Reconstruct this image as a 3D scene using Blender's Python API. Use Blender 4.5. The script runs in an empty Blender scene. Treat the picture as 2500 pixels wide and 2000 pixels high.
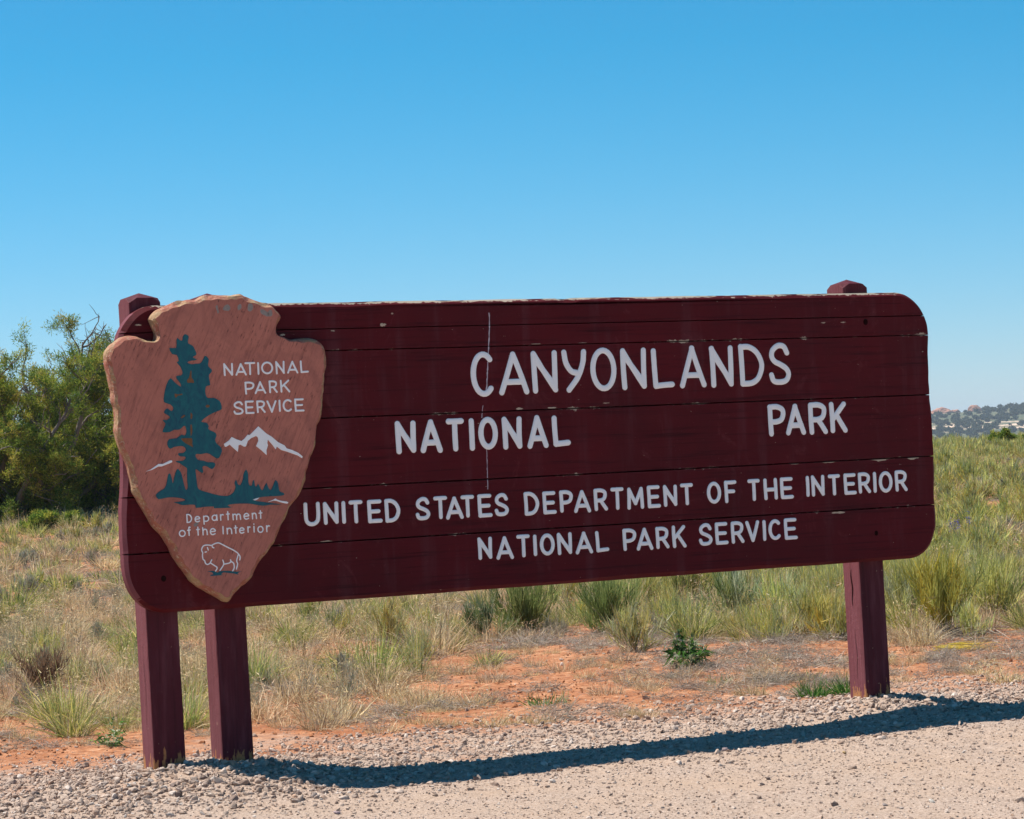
import bpy, bmesh, math, random
import numpy as np
from mathutils import Vector, Matrix
from mathutils.geometry import tessellate_polygon

# ------------------------------------------------------------------ camera
FPX, YAW, PITCH, ROLL = 6386.98, 0.467954, 0.0154756, -0.0465054      # focal length in photo pixels, angles
CAM = np.array([-3.26523, -9.89514, 1.19282])
_f = np.array([math.sin(YAW)*math.cos(PITCH), math.cos(YAW)*math.cos(PITCH), math.sin(PITCH)])
_r0 = np.array([math.cos(YAW), -math.sin(YAW), 0.0]); _u0 = np.cross(_r0, _f)
_c, _s = math.cos(ROLL), math.sin(ROLL)
RIGHT, UP = _c*_r0 + _s*_u0, -_s*_r0 + _c*_u0
sc = bpy.context.scene
col = sc.collection
cd = bpy.data.cameras.new('camera'); cam = bpy.data.objects.new('camera', cd); col.objects.link(cam)
cd.sensor_fit = 'HORIZONTAL'; cd.sensor_width = 36; cd.lens = FPX/2500*36
cd.clip_start = 0.1; cd.clip_end = 20000
M = Matrix.Identity(4)
for i in range(3):
    M[i][0], M[i][1], M[i][2], M[i][3] = RIGHT[i], UP[i], -_f[i], CAM[i]
cam.matrix_world = M
sc.camera = cam

# ------------------------------------------------------------------ sky and sun
TO_SUN = Vector((-0.42, 0.38, 1.0)).normalized()
world = bpy.data.worlds.new('World'); sc.world = world; world.use_nodes = True
wn = world.node_tree; wn.nodes.clear()
def wnode(t, **k):
    n = wn.nodes.new(t)
    for a, b in k.items(): setattr(n, a, b)
    return n
wo = wnode('ShaderNodeOutputWorld'); wb = wnode('ShaderNodeBackground')
sky = wnode('ShaderNodeTexSky', sky_type='NISHITA', sun_disc=False)
sky.sun_elevation = math.asin(TO_SUN.z); sky.sun_rotation = math.atan2(TO_SUN.x, TO_SUN.y)
sky.altitude = 1800; sky.air_density = 1.0; sky.dust_density = 0.3; sky.ozone_density = 2.5
# camera colour rendition of the clear sky: a little more saturation, the same in every direction
sp = wnode('ShaderNodeSeparateColor'); cb = wnode('ShaderNodeCombineColor'); wn.links.new(sky.outputs[0], sp.inputs[0])
def wmath(op, a, b):
    q = wnode('ShaderNodeMath', operation=op)
    for i, v in enumerate((a, b)):
        if isinstance(v, (int, float)): q.inputs[i].default_value = v
        else: wn.links.new(v, q.inputs[i])
    return q.outputs[0]
red = wmath('MAXIMUM', wmath('SUBTRACT', wmath('MULTIPLY', sp.outputs[0], 1.0), wmath('MULTIPLY', sp.outputs[2], .337)), wmath('MULTIPLY', sp.outputs[0], .17))
wn.links.new(red, cb.inputs[0]); wn.links.new(wmath('MULTIPLY', sp.outputs[1], .86), cb.inputs[1]); wn.links.new(wmath('MULTIPLY', sp.outputs[2], 1.06), cb.inputs[2])
wn.links.new(cb.outputs[0], wb.inputs[0]); wb.inputs[1].default_value = 0.074
wn.links.new(wb.outputs[0], wo.inputs[0])
sd = bpy.data.lights.new('sun', 'SUN'); sd.energy = 4.9; sd.angle = math.radians(0.53); sd.color = (1.0, 0.95, 0.87)
sun = bpy.data.objects.new('sun', sd); col.objects.link(sun)
sun.rotation_euler = TO_SUN.to_track_quat('Z', 'Y').to_euler(); sun.location = (-8, 8, 20)
sc.view_settings.view_transform = 'Standard'; sc.view_settings.look = 'None'
sc.view_settings.exposure = 0.7; sc.view_settings.gamma = 1.0; sc.view_settings.use_curve_mapping = False

# ------------------------------------------------------------------ helpers
rng = np.random.default_rng(7); random.seed(7)
def fast_mesh(name, V, T, cols=None, smooth=False):
    V = np.asarray(V, np.float32); T = np.asarray(T, np.int32)
    me = bpy.data.meshes.new(name)
    me.vertices.add(len(V)); me.vertices.foreach_set('co', V.ravel())
    me.loops.add(T.size); me.loops.foreach_set('vertex_index', T.ravel())
    k = T.shape[1]
    me.polygons.add(len(T)); me.polygons.foreach_set('loop_start', np.arange(len(T), dtype=np.int32)*k)
    if smooth: me.polygons.foreach_set('use_smooth', np.ones(len(T), bool))
    me.update(calc_edges=True)
    if cols is not None:
        a = me.color_attributes.new('Col', 'FLOAT_COLOR', 'POINT')
        c4 = np.ones((len(V), 4), np.float32); c4[:, :3] = cols
        a.data.foreach_set('color', c4.ravel())
    return me
def obj(name, me, mat=None, parent=None, link=True):
    o = bpy.data.objects.new(name, me)
    if mat is not None and me is not None:
        for m in (mat if isinstance(mat, (list, tuple)) else [mat]): me.materials.append(m)
    if link: col.objects.link(o)
    if parent is not None: o.parent = parent
    return o
def poly_obj(name, V, F, mat, parent=None, smooth=False):
    me = bpy.data.meshes.new(name); me.from_pydata([tuple(map(float, v)) for v in V], [], F); me.update()
    bm = bmesh.new(); bm.from_mesh(me); bmesh.ops.recalc_face_normals(bm, faces=bm.faces[:]); bm.to_mesh(me); bm.free()
    if smooth:
        for q in me.polygons: q.use_smooth = True
    return obj(name, me, mat, parent)
def tag(o, label=None, cat=None, group=None, kind=None):
    if label: o['label'] = label
    if cat: o['category'] = cat
    if group: o['group'] = group
    if kind: o['kind'] = kind
    return o
def empty(name, loc=(0, 0, 0)):
    o = bpy.data.objects.new(name, None); o.location = loc; o.empty_display_size = .1; col.objects.link(o); return o

_tab = np.random.default_rng(3).random((8, 256, 256))
def vn(x, y, k=0):                                                   # smooth value noise 0..1
    x = np.asarray(x, float); y = np.asarray(y, float)
    xi = np.floor(x).astype(int); yi = np.floor(y).astype(int); u = x-xi; v = y-yi
    u = u*u*(3-2*u); v = v*v*(3-2*v); T = _tab[k]
    a = T[xi & 255, yi & 255]; b = T[(xi+1) & 255, yi & 255]; c = T[xi & 255, (yi+1) & 255]; d = T[(xi+1) & 255, (yi+1) & 255]
    return (a*(1-u)+b*u)*(1-v) + (c*(1-u)+d*u)*v
def fbm(x, y, k=0, n=3):
    s = 0; w = 1; t = 0
    for i in range(n):
        s = s + w*vn(np.asarray(x)*2**i+17*i, np.asarray(y)*2**i+9*i, (k+i) % 8); t += w; w *= .5
    return s/t
def sstep(a, b, x):
    t = np.clip((np.asarray(x, float)-a)/(b-a), 0, 1); return t*t*(3-2*t)
def depth(x, y): return (x-CAM[0])*math.sin(YAW)+(y-CAM[1])*math.cos(YAW)
def terrain(x, y):
    x = np.asarray(x, float); y = np.asarray(y, float); d = depth(x, y)
    z = -.07 + .074*np.exp(-((x-.26)/.50)**2-((y-.02)/.50)**2) + .062*np.exp(-((x-3.58)/.34)**2-((y-.06)/.32)**2)
    z = z + .85*sstep(16, 56, d) - 9*sstep(66, 300, d)
    z = z + sstep(1.2, 4, y)*(.10*(fbm(x*.45, y*.45, 2)-.5) + .05*(fbm(x*1.7, y*1.7, 4)-.5))
    z = z + .5*sstep(20, 60, np.abs(d))*(fbm(x*.05, y*.05, 5)-.5)*.5
    near = np.exp(-(np.maximum(0, d-16)/14)**2)
    z = z + near*(.012*(fbm(x*7, y*7, 1)-.5) + .012*(fbm(x*19, y*19, 3)-.5))
    return z
def ray_dir(px, py):
    d = RIGHT*(px-1250)/FPX - UP*(py-1000)/FPX + _f; return d
def at(px, py):                                                      # the ground point seen there: plants and stones stand on the terrain
    d = ray_dir(px, py); lo, hi = 5.0, 120.0
    ts = np.linspace(lo, hi, 6000); P = CAM + ts[:, None]*d
    k = np.argmax(P[:, 2] < terrain(P[:, 0], P[:, 1])); return P[k]
def at_depth(px, dist):                                              # a bearing and a distance, set down on the terrain
    d = ray_dir(px, 1100); d = d/(d[0]*math.sin(YAW)+d[1]*math.cos(YAW)); P = CAM + d*dist
    return np.array([P[0], P[1], float(terrain(P[0], P[1]))])

# ------------------------------------------------------------------ materials
class NT:
    def __init__(s, name):
        s.m = bpy.data.materials.new(name); s.m.use_nodes = True; s.t = s.m.node_tree; s.t.nodes.clear()
        s.out = s.t.nodes.new('ShaderNodeOutputMaterial')
    def n(s, typ, **k):
        q = s.t.nodes.new(typ)
        for a, b in k.items():
            if a.startswith('i_'):
                q.inputs[a[2:].replace('_', ' ')].default_value = b
            else: setattr(q, a, b)
        return q
    def l(s, a, b): s.t.links.new(a, b)
    def sock(s, q, i, v):
        if hasattr(v, 'links') or isinstance(v, bpy.types.NodeSocket): s.l(v, q.inputs[i])
        else: q.inputs[i].default_value = v
    def math(s, op, a, b=0.0, c=None, clamp=False):
        q = s.n('ShaderNodeMath', operation=op); q.use_clamp = clamp
        s.sock(q, 0, a); s.sock(q, 1, b)
        if c is not None: s.sock(q, 2, c)
        return q.outputs[0]
    def mix(s, f, a, b, blend='MIX'):
        q = s.n('ShaderNodeMixRGB', blend_type=blend); s.sock(q, 0, f)
        for i, v in ((1, a), (2, b)):
            if isinstance(v, tuple): q.inputs[i].default_value = v+(1,) if len(v) == 3 else v
            else: s.l(v, q.inputs[i])
        return q.outputs[0]
    def coord(s, scale=(1, 1, 1), rot=(0, 0, 0), kind='Object'):
        t = s.n('ShaderNodeTexCoord'); m = s.n('ShaderNodeMapping'); m.inputs['Scale'].default_value = scale; m.inputs['Rotation'].default_value = rot
        s.l(t.outputs[kind], m.inputs[0]); return m.outputs[0]
    def coord2(s, scale, rot):
        m = s.n('ShaderNodeMapping'); m.inputs['Scale'].default_value = scale
        s.l(s.coord((1, 1, 1), rot), m.inputs[0]); return m.outputs[0]
    def south(s):                                                    # mask of -x faces: paler paint there, part chalking, part painted sunlight
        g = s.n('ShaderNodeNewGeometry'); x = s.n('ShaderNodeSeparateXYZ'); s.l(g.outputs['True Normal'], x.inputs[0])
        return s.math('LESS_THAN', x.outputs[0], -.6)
    def noise(s, scale, detail=3, rough=.55, vec=None, dist=0.0):
        q = s.n('ShaderNodeTexNoise'); q.inputs['Scale'].default_value = scale; q.inputs['Detail'].default_value = detail
        q.inputs['Roughness'].default_value = rough; q.inputs['Distortion'].default_value = dist
        if vec is not None: s.l(vec, q.inputs['Vector'])
        return q.outputs['Fac']
    def ramp(s, f, stops, mode='LINEAR'):
        q = s.n('ShaderNodeValToRGB'); q.color_ramp.interpolation = mode; e = q.color_ramp.elements
        while len(e) < len(stops): e.new(0.5)
        for i, (p, c) in enumerate(stops):
            e[i].position = p; e[i].color = (c, c, c, 1) if not isinstance(c, tuple) else c+(1,)
        s.sock(q, 0, f); return q.outputs[0]
    def bump(s, h, strength=.4, dist=.01):
        q = s.n('ShaderNodeBump'); q.inputs['Strength'].default_value = strength; q.inputs['Distance'].default_value = dist
        s.l(h, q.inputs['Height']); return q.outputs[0]
    def pbr(s, color, rough=.7, spec=.3, normal=None):
        q = s.n('ShaderNodeBsdfPrincipled'); s.sock(q, 'Roughness', rough); q.inputs['Specular IOR Level'].default_value = spec
        if isinstance(color, tuple): q.inputs['Base Color'].default_value = color+(1,)
        else: s.l(color, q.inputs['Base Color'])
        if normal is not None: s.l(normal, q.inputs['Normal'])
        s.l(q.outputs[0], s.out.inputs[0]); return q
MAT = {}
BOARD_Z = [0.6126, 0.8520, 1.0755, 1.3585, 1.6345, 1.7225, 1.8326]

def mat_board():
    s = NT('maroon_board_paint'); c = s.coord()
    xyz = s.n('ShaderNodeSeparateXYZ'); s.l(c, xyz.inputs[0]); x, y, z = xyz.outputs
    patches = s.noise(2.3, 4, .6, c)
    col_ = s.mix(s.ramp(patches, [(.3, 0.), (.7, 1.)]), (.066, .0050, .0080), (.098, .0070, .0110))
    drips = s.noise(1, 4, .6, s.coord((9, 1, 1.1)))
    col_ = s.mix(s.ramp(drips, [(.54, 0.), (.75, .26)]), col_, (.16, .085, .10))
    scuff = s.noise(1, 5, .75, s.coord((5, 1, 4)), 1.2)
    col_ = s.mix(s.ramp(scuff, [(.6, 0.), (.72, .30)]), col_, (.21, .06, .065))
    fine = s.noise(140, 2, .5, c)
    col_ = s.mix(s.ramp(fine, [(.70, 0.), (.80, .35)]), col_, (.28, .12, .11))
    grain = s.noise(1, 6, .7, s.coord((2.2, 20, 75)))
    col_ = s.mix(s.ramp(grain, [(.32, .75), (.46, 0.)]), col_, (.022, .002, .004))
    col_ = s.mix(s.math('MULTIPLY', s.south(), .45), col_, s.mix(patches, (.22, .075, .09), (.30, .125, .14)))  # sunlit look mixed into the chalky paint of the left end
    # flaked paint along the joints and on the top edge
    near = None
    for zj in BOARD_Z[1:5]:
        d = s.math('ABSOLUTE', s.math('SUBTRACT', z, zj))
        near = d if near is None else s.math('MINIMUM', near, d)
    long_n = s.noise(1, 4, .6, s.coord((3.2, 1, 1)))
    jag = s.noise(1, 5, .7, s.coord((34, 20, 30)))
    reach = s.math('MULTIPLY', s.math('SUBTRACT', long_n, .60), .070)
    reach = s.math('ADD', reach, s.math('MULTIPLY', s.math('SUBTRACT', jag, .515), .055))
    chip = s.math('GREATER_THAN', reach, near)
    top = s.math('GREATER_THAN', s.math('MULTIPLY_ADD', s.math('SUBTRACT', jag, .5), .035, z), 1.825)
    topm = s.math('MULTIPLY', top, s.math('GREATER_THAN', s.noise(1, 4, .7, s.coord((5, 30, 60))), .46))
    spot = s.math('GREATER_THAN', s.noise(1, 3, .6, s.coord((30, 10, 60))), .75)
    chip = s.math('MAXIMUM', s.math('MAXIMUM', chip, topm), spot)
    wood = s.mix(s.noise(1, 4, .6, s.coord((20, 60, 200))), (.30, .24, .19), (.55, .45, .34))
    col_ = s.mix(chip, col_, wood)
    h = s.math('SUBTRACT', s.math('ADD', s.math('MULTIPLY', grain, .5), s.math('MULTIPLY', patches, .4)), s.math('MULTIPLY', chip, .35))
    s.pbr(col_, s.ramp(patches, [(.3, .58), (.7, .75)]), .10, s.bump(h, .55, .004)); return s.m
def mat_post():
    s = NT('maroon_post_paint'); c = s.coord()
    xyz = s.n('ShaderNodeSeparateXYZ'); s.l(c, xyz.inputs[0]); x, y, z = xyz.outputs
    patches = s.noise(5, 4, .6, c)
    col_ = s.mix(patches, (.070, .010, .016), (.105, .018, .027))
    grain = s.noise(1, 6, .7, s.coord((60, 60, 1.6)))
    col_ = s.mix(s.ramp(grain, [(.32, .6), (.48, 0.)]), col_, (.035, .006, .009))
    fade = s.noise(1, 4, .6, s.coord((22, 22, 3)))
    col_ = s.mix(s.ramp(fade, [(.48, 0.), (.80, .35)]), col_, (.26, .10, .12))
    col_ = s.mix(s.math('MULTIPLY', s.south(), .45), col_, s.mix(grain, (.20, .060, .068), (.34, .130, .135)))  # left faces coloured paler to read as sunlit, with some chalking
    spk = s.noise(45, 2, .5, c)
    col_ = s.mix(s.ramp(spk, [(.72, 0.), (.76, .7)]), col_, (.36, .22, .16))
    foot = s.math('MULTIPLY_ADD', s.math('SUBTRACT', s.noise(1, 4, .7, s.coord((34, 34, 6))), .5), .34, z)
    bare = s.math('LESS_THAN', foot, .012)
    col_ = s.mix(bare, col_, s.mix(grain, (.30, .12, .045), (.50, .24, .10)))
    s.pbr(col_, .65, .14, s.bump(s.math('ADD', grain, s.math('MULTIPLY', spk, .3)), .9, .007)); return s.m
def mat_plaque():
    s = NT('terracotta_plaque_paint')
    c = s.coord2((78, 1, 8), (0, math.radians(-25), 0)); st = s.noise(1, 5, .65, c, .6)
    big = s.noise(3.2, 4, .6, s.coord())
    col_ = s.mix(big, (.42, .135, .094), (.54, .20, .145))
    col_ = s.mix(s.ramp(st, [(.32, .5), (.50, 0.)]), col_, (.15, .046, .036))
    mot = s.noise(7, 5, .7, s.coord((1, 1, .8)), .8); col_ = s.mix(s.ramp(mot, [(.44, 0.), (.66, .5)]), col_, (.24, .085, .066))
    pits = s.noise(1, 3, .6, s.coord2((120, 1, 30), (0, math.radians(-25), 0)))
    patch = s.noise(5, 3, .6, s.coord())
    col_ = s.mix(s.math('MULTIPLY', s.ramp(pits, [(.58, 0.), (.68, .8)]), s.ramp(patch, [(.38, 0.), (.55, 1.)])), col_, (.09, .03, .026))
    grey = s.noise(4.3, 4, .65, s.coord((1, 1, .6)))
    col_ = s.mix(s.ramp(grey, [(.62, 0.), (.74, .45)]), col_, (.14, .11, .11))
    s.pbr(col_, .72, .25, s.bump(s.math('SUBTRACT', st, s.math('MULTIPLY', pits, .5)), .7, .004)); return s.m
def mat_plaque_edge():
    s = NT('weathered_plaque_edge')
    n1 = s.noise(14, 5, .65, s.coord()); n2 = s.noise(1, 5, .7, s.coord((50, 120, 90)))
    col_ = s.mix(s.ramp(n1, [(.44, 0.), (.58, 1.)]), (.36, .125, .082), (.38, .235, .125))
    col_ = s.mix(s.ramp(n2, [(.54, 0.), (.66, .7)]), col_, (.52, .42, .31))
    col_ = s.mix(s.ramp(n2, [(.30, .8), (.42, 0.)]), col_, (.13, .085, .06))
    s.pbr(col_, .8, .2, s.bump(n2, .9, .006)); return s.m
def mat_simple(name, a, b, scale, rough=.6, spec=.3, bs=.2, det=4):
    s = NT(name); n = s.noise(scale, det, .65, s.coord()); s.pbr(s.mix(n, a, b), rough, spec, s.bump(n, bs, .003)); return s.m
def mat_teal():
    s = NT('teal_paint'); n = s.noise(1, 5, .65, s.coord((40, 1, 22)), 1.5); k = s.noise(9, 3, .6, s.coord())
    c = s.mix(s.ramp(n, [(.3, 0.), (.7, 1.)]), (.004, .055, .095), (.006, .15, .155))
    s.pbr(s.mix(s.math('MULTIPLY', k, .5), c, (.006, .075, .115)), .55, .3, s.bump(n, .3, .002)); return s.m
def mat_leaf(name, var=.35, trans=.34, rough=.7):
    s = NT(name); a = s.n('ShaderNodeVertexColor', layer_name='Col'); oi = s.n('ShaderNodeObjectInfo')
    g = s.n('ShaderNodeHueSaturation'); s.l(a.outputs[0], g.inputs['Color'])
    s.l(s.math('MULTIPLY_ADD', oi.outputs['Random'], var, 1-var*.5), g.inputs['Value'])
    fr = s.math('FRACT', s.math('MULTIPLY', oi.outputs['Random'], 17.3))
    s.l(s.math('MULTIPLY_ADD', fr, .03, .487), g.inputs['Hue'])
    d = s.n('ShaderNodeBsdfDiffuse'); t = s.n('ShaderNodeBsdfTranslucent'); s.l(g.outputs[0], d.inputs[0]); s.l(g.outputs[0], t.inputs[0])
    mx = s.n('ShaderNodeMixShader'); mx.inputs[0].default_value = trans; s.l(d.outputs[0], mx.inputs[1]); s.l(t.outputs[0], mx.inputs[2])
    s.l(mx.outputs[0], s.out.inputs[0]); return s.m
def mat_stone():
    s = NT('gravel_stone'); oi = s.n('ShaderNodeObjectInfo'); r = oi.outputs['Random']
    c = s.ramp(r, [(0., (.30, .215, .165)), (.12, (.48, .35, .27)), (.42, (.60, .455, .355)), (.60, (.42, .295, .225)), (.75, (.76, .64, .545)), (.88, (.54, .35, .24)), (.97, (.22, .16, .135))])
    n = s.noise(26, 4, .6, s.coord()); c = s.mix(s.math('MULTIPLY', n, .6), c, s.mix(.5, c, (.25, .19, .16)))
    s.pbr(c, .85, .2, s.bump(s.noise(60, 3, .6, s.coord()), .5, .01)); return s.m
def mat_ground():
    s = NT('ground_gravel_and_soil'); c = s.coord()
    xyz = s.n('ShaderNodeSeparateXYZ'); s.l(c, xyz.inputs[0]); x, y, z = xyz.outputs
    w = s.noise(1.1, 5, .62, c); w2 = s.noise(7, 4, .6, c)
    edge = s.math('ADD', y, s.math('ADD', s.math('MULTIPLY', s.math('SUBTRACT', w, .5), 3.6), s.math('MULTIPLY', s.math('SUBTRACT', w2, .5), 1.6)))
    soilm = s.ramp(s.math('MULTIPLY_ADD', edge, .5, 0.0), [(.10, 0.), (.62, 1.)])
    g1 = s.noise(90, 4, .7, c); g2 = s.noise(330, 3, .7, c); g3 = s.noise(2.2, 4, .6, c)
    grav = s.ramp(s.math('ADD', s.math('MULTIPLY', g1, .5), s.math('MULTIPLY', g2, .5)), [(.37, (.11, .076, .058)), (.45, (.36, .26, .20)), (.54, (.50, .375, .295)), (.66, (.74, .61, .51))])
    grav = s.mix(s.ramp(g3, [(.40, 0.), (.7, .55)]), grav, (.46, .32, .225))
    so = s.noise(16, 5, .68, c)
    soil = s.ramp(so, [(.3, (.17, .058, .026)), (.43, (.36, .14, .062)), (.56, (.50, .225, .11)), (.70, (.62, .36, .22))])
    soil = s.mix(s.ramp(s.noise(2.6, 4, .65, c), [(.46, 0.), (.62, .6)]), soil, (.30, .105, .045))
    soil = s.mix(s.ramp(g2, [(.55, 0.), (.7, .5)]), soil, (.50, .33, .23))
    soil = s.mix(s.ramp(s.noise(38, 3, .6, c), [(.60, 0.), (.66, .7)]), soil, (.20, .14, .10))
    col_ = s.mix(soilm, grav, soil)
    dx = s.math('MULTIPLY_ADD', x, .4515, 1.474); dist = s.math('ADD', dx, s.math('MULTIPLY_ADD', y, .8925, 8.831))
    far = s.ramp(s.math('MULTIPLY', dist, .002), [(.05, 0.), (.2, 1.)])
    scrub = s.ramp(s.noise(.05, 5, .65, c), [(.4, (.30, .21, .13)), (.6, (.12, .13, .07))])
    col_ = s.mix(far, col_, scrub)
    h = s.math('ADD', s.math('MULTIPLY', g1, .6), s.math('ADD', s.math('MULTIPLY', g2, .3), s.math('MULTIPLY', so, .8)))
    s.pbr(col_, .92, .12, s.bump(h, .9, .014)); return s.m
def mat_hill():
    s = NT('scrub_hill'); c = s.coord(); xyz = s.n('ShaderNodeSeparateXYZ'); s.l(c, xyz.inputs[0]); z = xyz.outputs[2]
    n = s.noise(.06, 6, .65, c); k = s.noise(.35, 5, .7, c)
    col_ = s.ramp(n, [(.36, (.24, .18, .12)), (.46, (.14, .135, .075)), (.58, (.09, .105, .06))])
    col_ = s.mix(s.ramp(k, [(.50, 0.), (.58, .7)]), col_, (.07, .085, .045))
    lev = s.math('ABSOLUTE', s.math('SUBTRACT', s.math('MULTIPLY_ADD', s.math('SUBTRACT', s.noise(.03, 4, .6, c), .5), 9., z), 2.6))
    rock = s.math('MULTIPLY', s.ramp(s.math('MULTIPLY', lev, .4), [(.3, 1.), (.5, 0.)]), s.ramp(s.noise(.09, 4, .65, c), [(.44, 0.), (.52, 1.)]))
    col_ = s.mix(rock, col_, (.66, .48, .35))
    s.pbr(col_, .95, .1); return s.m
def mat_bark(name, a, b):
    s = NT(name); n = s.noise(1, 5, .7, s.coord((40, 40, 8))); s.pbr(s.mix(n, a, b), .9, .1, s.bump(n, .8, .01)); return s.m
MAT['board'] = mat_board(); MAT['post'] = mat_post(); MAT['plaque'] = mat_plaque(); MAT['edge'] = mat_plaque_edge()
MAT['white'] = mat_simple('white_letter_paint', (.82, .82, .82), (.90, .89, .88), 60, .5, .35, .25)
MAT['teal'] = mat_teal()
MAT['gap'] = mat_simple('brown_wood_gap', (.12, .05, .022), (.28, .13, .06), 90, .8, .2, .5)
MAT['hole'] = mat_simple('dark_bolt_hole', (.010, .003, .003), (.02, .005, .005), 60, .95, .0, .2)
MAT['drip'] = mat_simple('pale_drip', (.30, .22, .26), (.72, .69, .74), 70, .6, .2, .2)
MAT['leaf'] = mat_leaf('grass_leaf'); MAT['needle'] = mat_leaf('juniper_leaf', .12, .40)
MAT['stone'] = mat_stone(); MAT['ground'] = mat_ground(); MAT['hill'] = mat_hill()
MAT['bark'] = mat_bark('juniper_bark', (.10, .08, .065), (.27, .23, .20))
MAT['redrock'] = mat_simple('red_sandstone', (.36, .16, .10), (.52, .27, .18), .08, .95, .1, .3)

# traced lettering and emblem outlines, metres on the sign
SIGN_TEXT = [
  (0.0128, [('C',1.5394,1.6516,1.4225,1.6144),('A',1.6705,1.8138,1.4255,1.6099),('N',1.825,1.9563,1.4275,1.6101),('Y',1.9713,2.0948,1.4254,1.6115),('O',2.1118,2.2406,1.4258,1.6154),('N',2.2593,2.3919,1.4275,1.6104),('L',2.4137,2.5283,1.427,1.6084),('A',2.5529,2.691,1.4273,1.6143),('N',2.7073,2.8352,1.4257,1.6117),('D',2.8609,2.9934,1.4259,1.6147),('S',3.0152,3.1312,1.4281,1.6164)]),
  (0.0124, [('N',1.1783,1.2762,1.1978,1.3349),('A',1.2928,1.3953,1.1956,1.3362),('T',1.4128,1.4965,1.1977,1.3366),('I',1.5189,1.5449,1.1972,1.3349),('O',1.5625,1.6548,1.1979,1.3367),('N',1.6731,1.7713,1.1949,1.3354),('A',1.7918,1.8941,1.1944,1.3368),('L',1.9109,2.0007,1.1955,1.3327)]),
  (0.0125, [('P',2.9969,3.0928,1.2,1.3432),('A',3.0899,3.1974,1.2002,1.3414),('R',3.2111,3.3128,1.1992,1.3451),('K',3.3241,3.4205,1.2011,1.343)]),
  (0.0086, [('U',0.7572,0.8291,0.9224,1.0196),('N',0.8418,0.9122,0.9234,1.0172),('I',0.9249,0.9421,0.9236,1.0172),('T',0.9569,1.0188,0.922,1.0177),('E',1.0372,1.1057,0.9189,1.0158),('D',1.1167,1.1882,0.9169,1.0156),('S',1.2564,1.3235,0.9185,1.0153),('T',1.3394,1.4028,0.9193,1.0151),('A',1.3949,1.4776,0.9144,1.0105),('T',1.4658,1.5283,0.9183,1.0137),('E',1.5427,1.612,0.915,1.0131),('S',1.6219,1.6889,0.9162,1.014)]),
  (0.0086, [('D',1.7611,1.8344,0.9111,1.0124),('E',1.8499,1.9165,0.9124,1.0102),('P',1.9305,1.9971,0.9154,1.0111),('A',2.0009,2.0829,0.9104,1.0078),('R',2.0983,2.1663,0.914,1.0103),('T',2.1822,2.2467,0.9136,1.0118),('M',2.2609,2.3468,0.9115,1.0075),('E',2.3613,2.4285,0.9127,1.0115),('N',2.4419,2.5147,0.9148,1.01),('T',2.53,2.5946,0.9165,1.012),('O',2.6646,2.7375,0.916,1.0135),('F',2.7535,2.8181,0.9142,1.0146)]),
  (0.0086, [('T',2.8754,2.9388,0.9179,1.0152),('H',2.9575,3.0315,0.9176,1.0147),('E',3.0443,3.1146,0.9184,1.0149),('I',3.1815,3.1996,0.9221,1.0164),('N',3.2089,3.2831,0.9214,1.0174),('T',3.3004,3.3647,0.9212,1.017),('E',3.3834,3.4524,0.9196,1.0173),('R',3.462,3.5302,0.9224,1.0178),('I',3.5434,3.5633,0.9222,1.0173),('O',3.5759,3.651,0.9203,1.0188),('R',3.6638,3.7318,0.9214,1.0186)]),
  (0.0084, [('N',1.5341,1.6044,0.7387,0.8337),('A',1.6205,1.7026,0.7331,0.8314)]),
  (0.0084, [('T',1.7183,1.7816,0.7374,0.8332),('I',1.7969,1.8142,0.7384,0.8301),('O',1.828,1.8995,0.7379,0.8321),('N',1.9106,1.9842,0.7363,0.8318),('A',1.9988,2.0845,0.7341,0.8305),('L',2.0959,2.1628,0.7352,0.829),('P',2.2299,2.2992,0.7346,0.8314),('A',2.2982,2.3815,0.7317,0.8302),('R',2.3943,2.4622,0.7334,0.8303),('K',2.4762,2.548,0.7325,0.8317)]),
  (0.0084, [('S',2.613,2.6826,0.7349,0.8336),('E',2.6957,2.7635,0.7351,0.8337),('R',2.7778,2.8454,0.7344,0.8323),('V',2.8545,2.9261,0.7359,0.8316),('I',2.9424,2.9602,0.7375,0.8309),('C',2.9735,3.0398,0.7379,0.8314),('E',3.055,3.1247,0.7362,0.8321)]),
]
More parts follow.
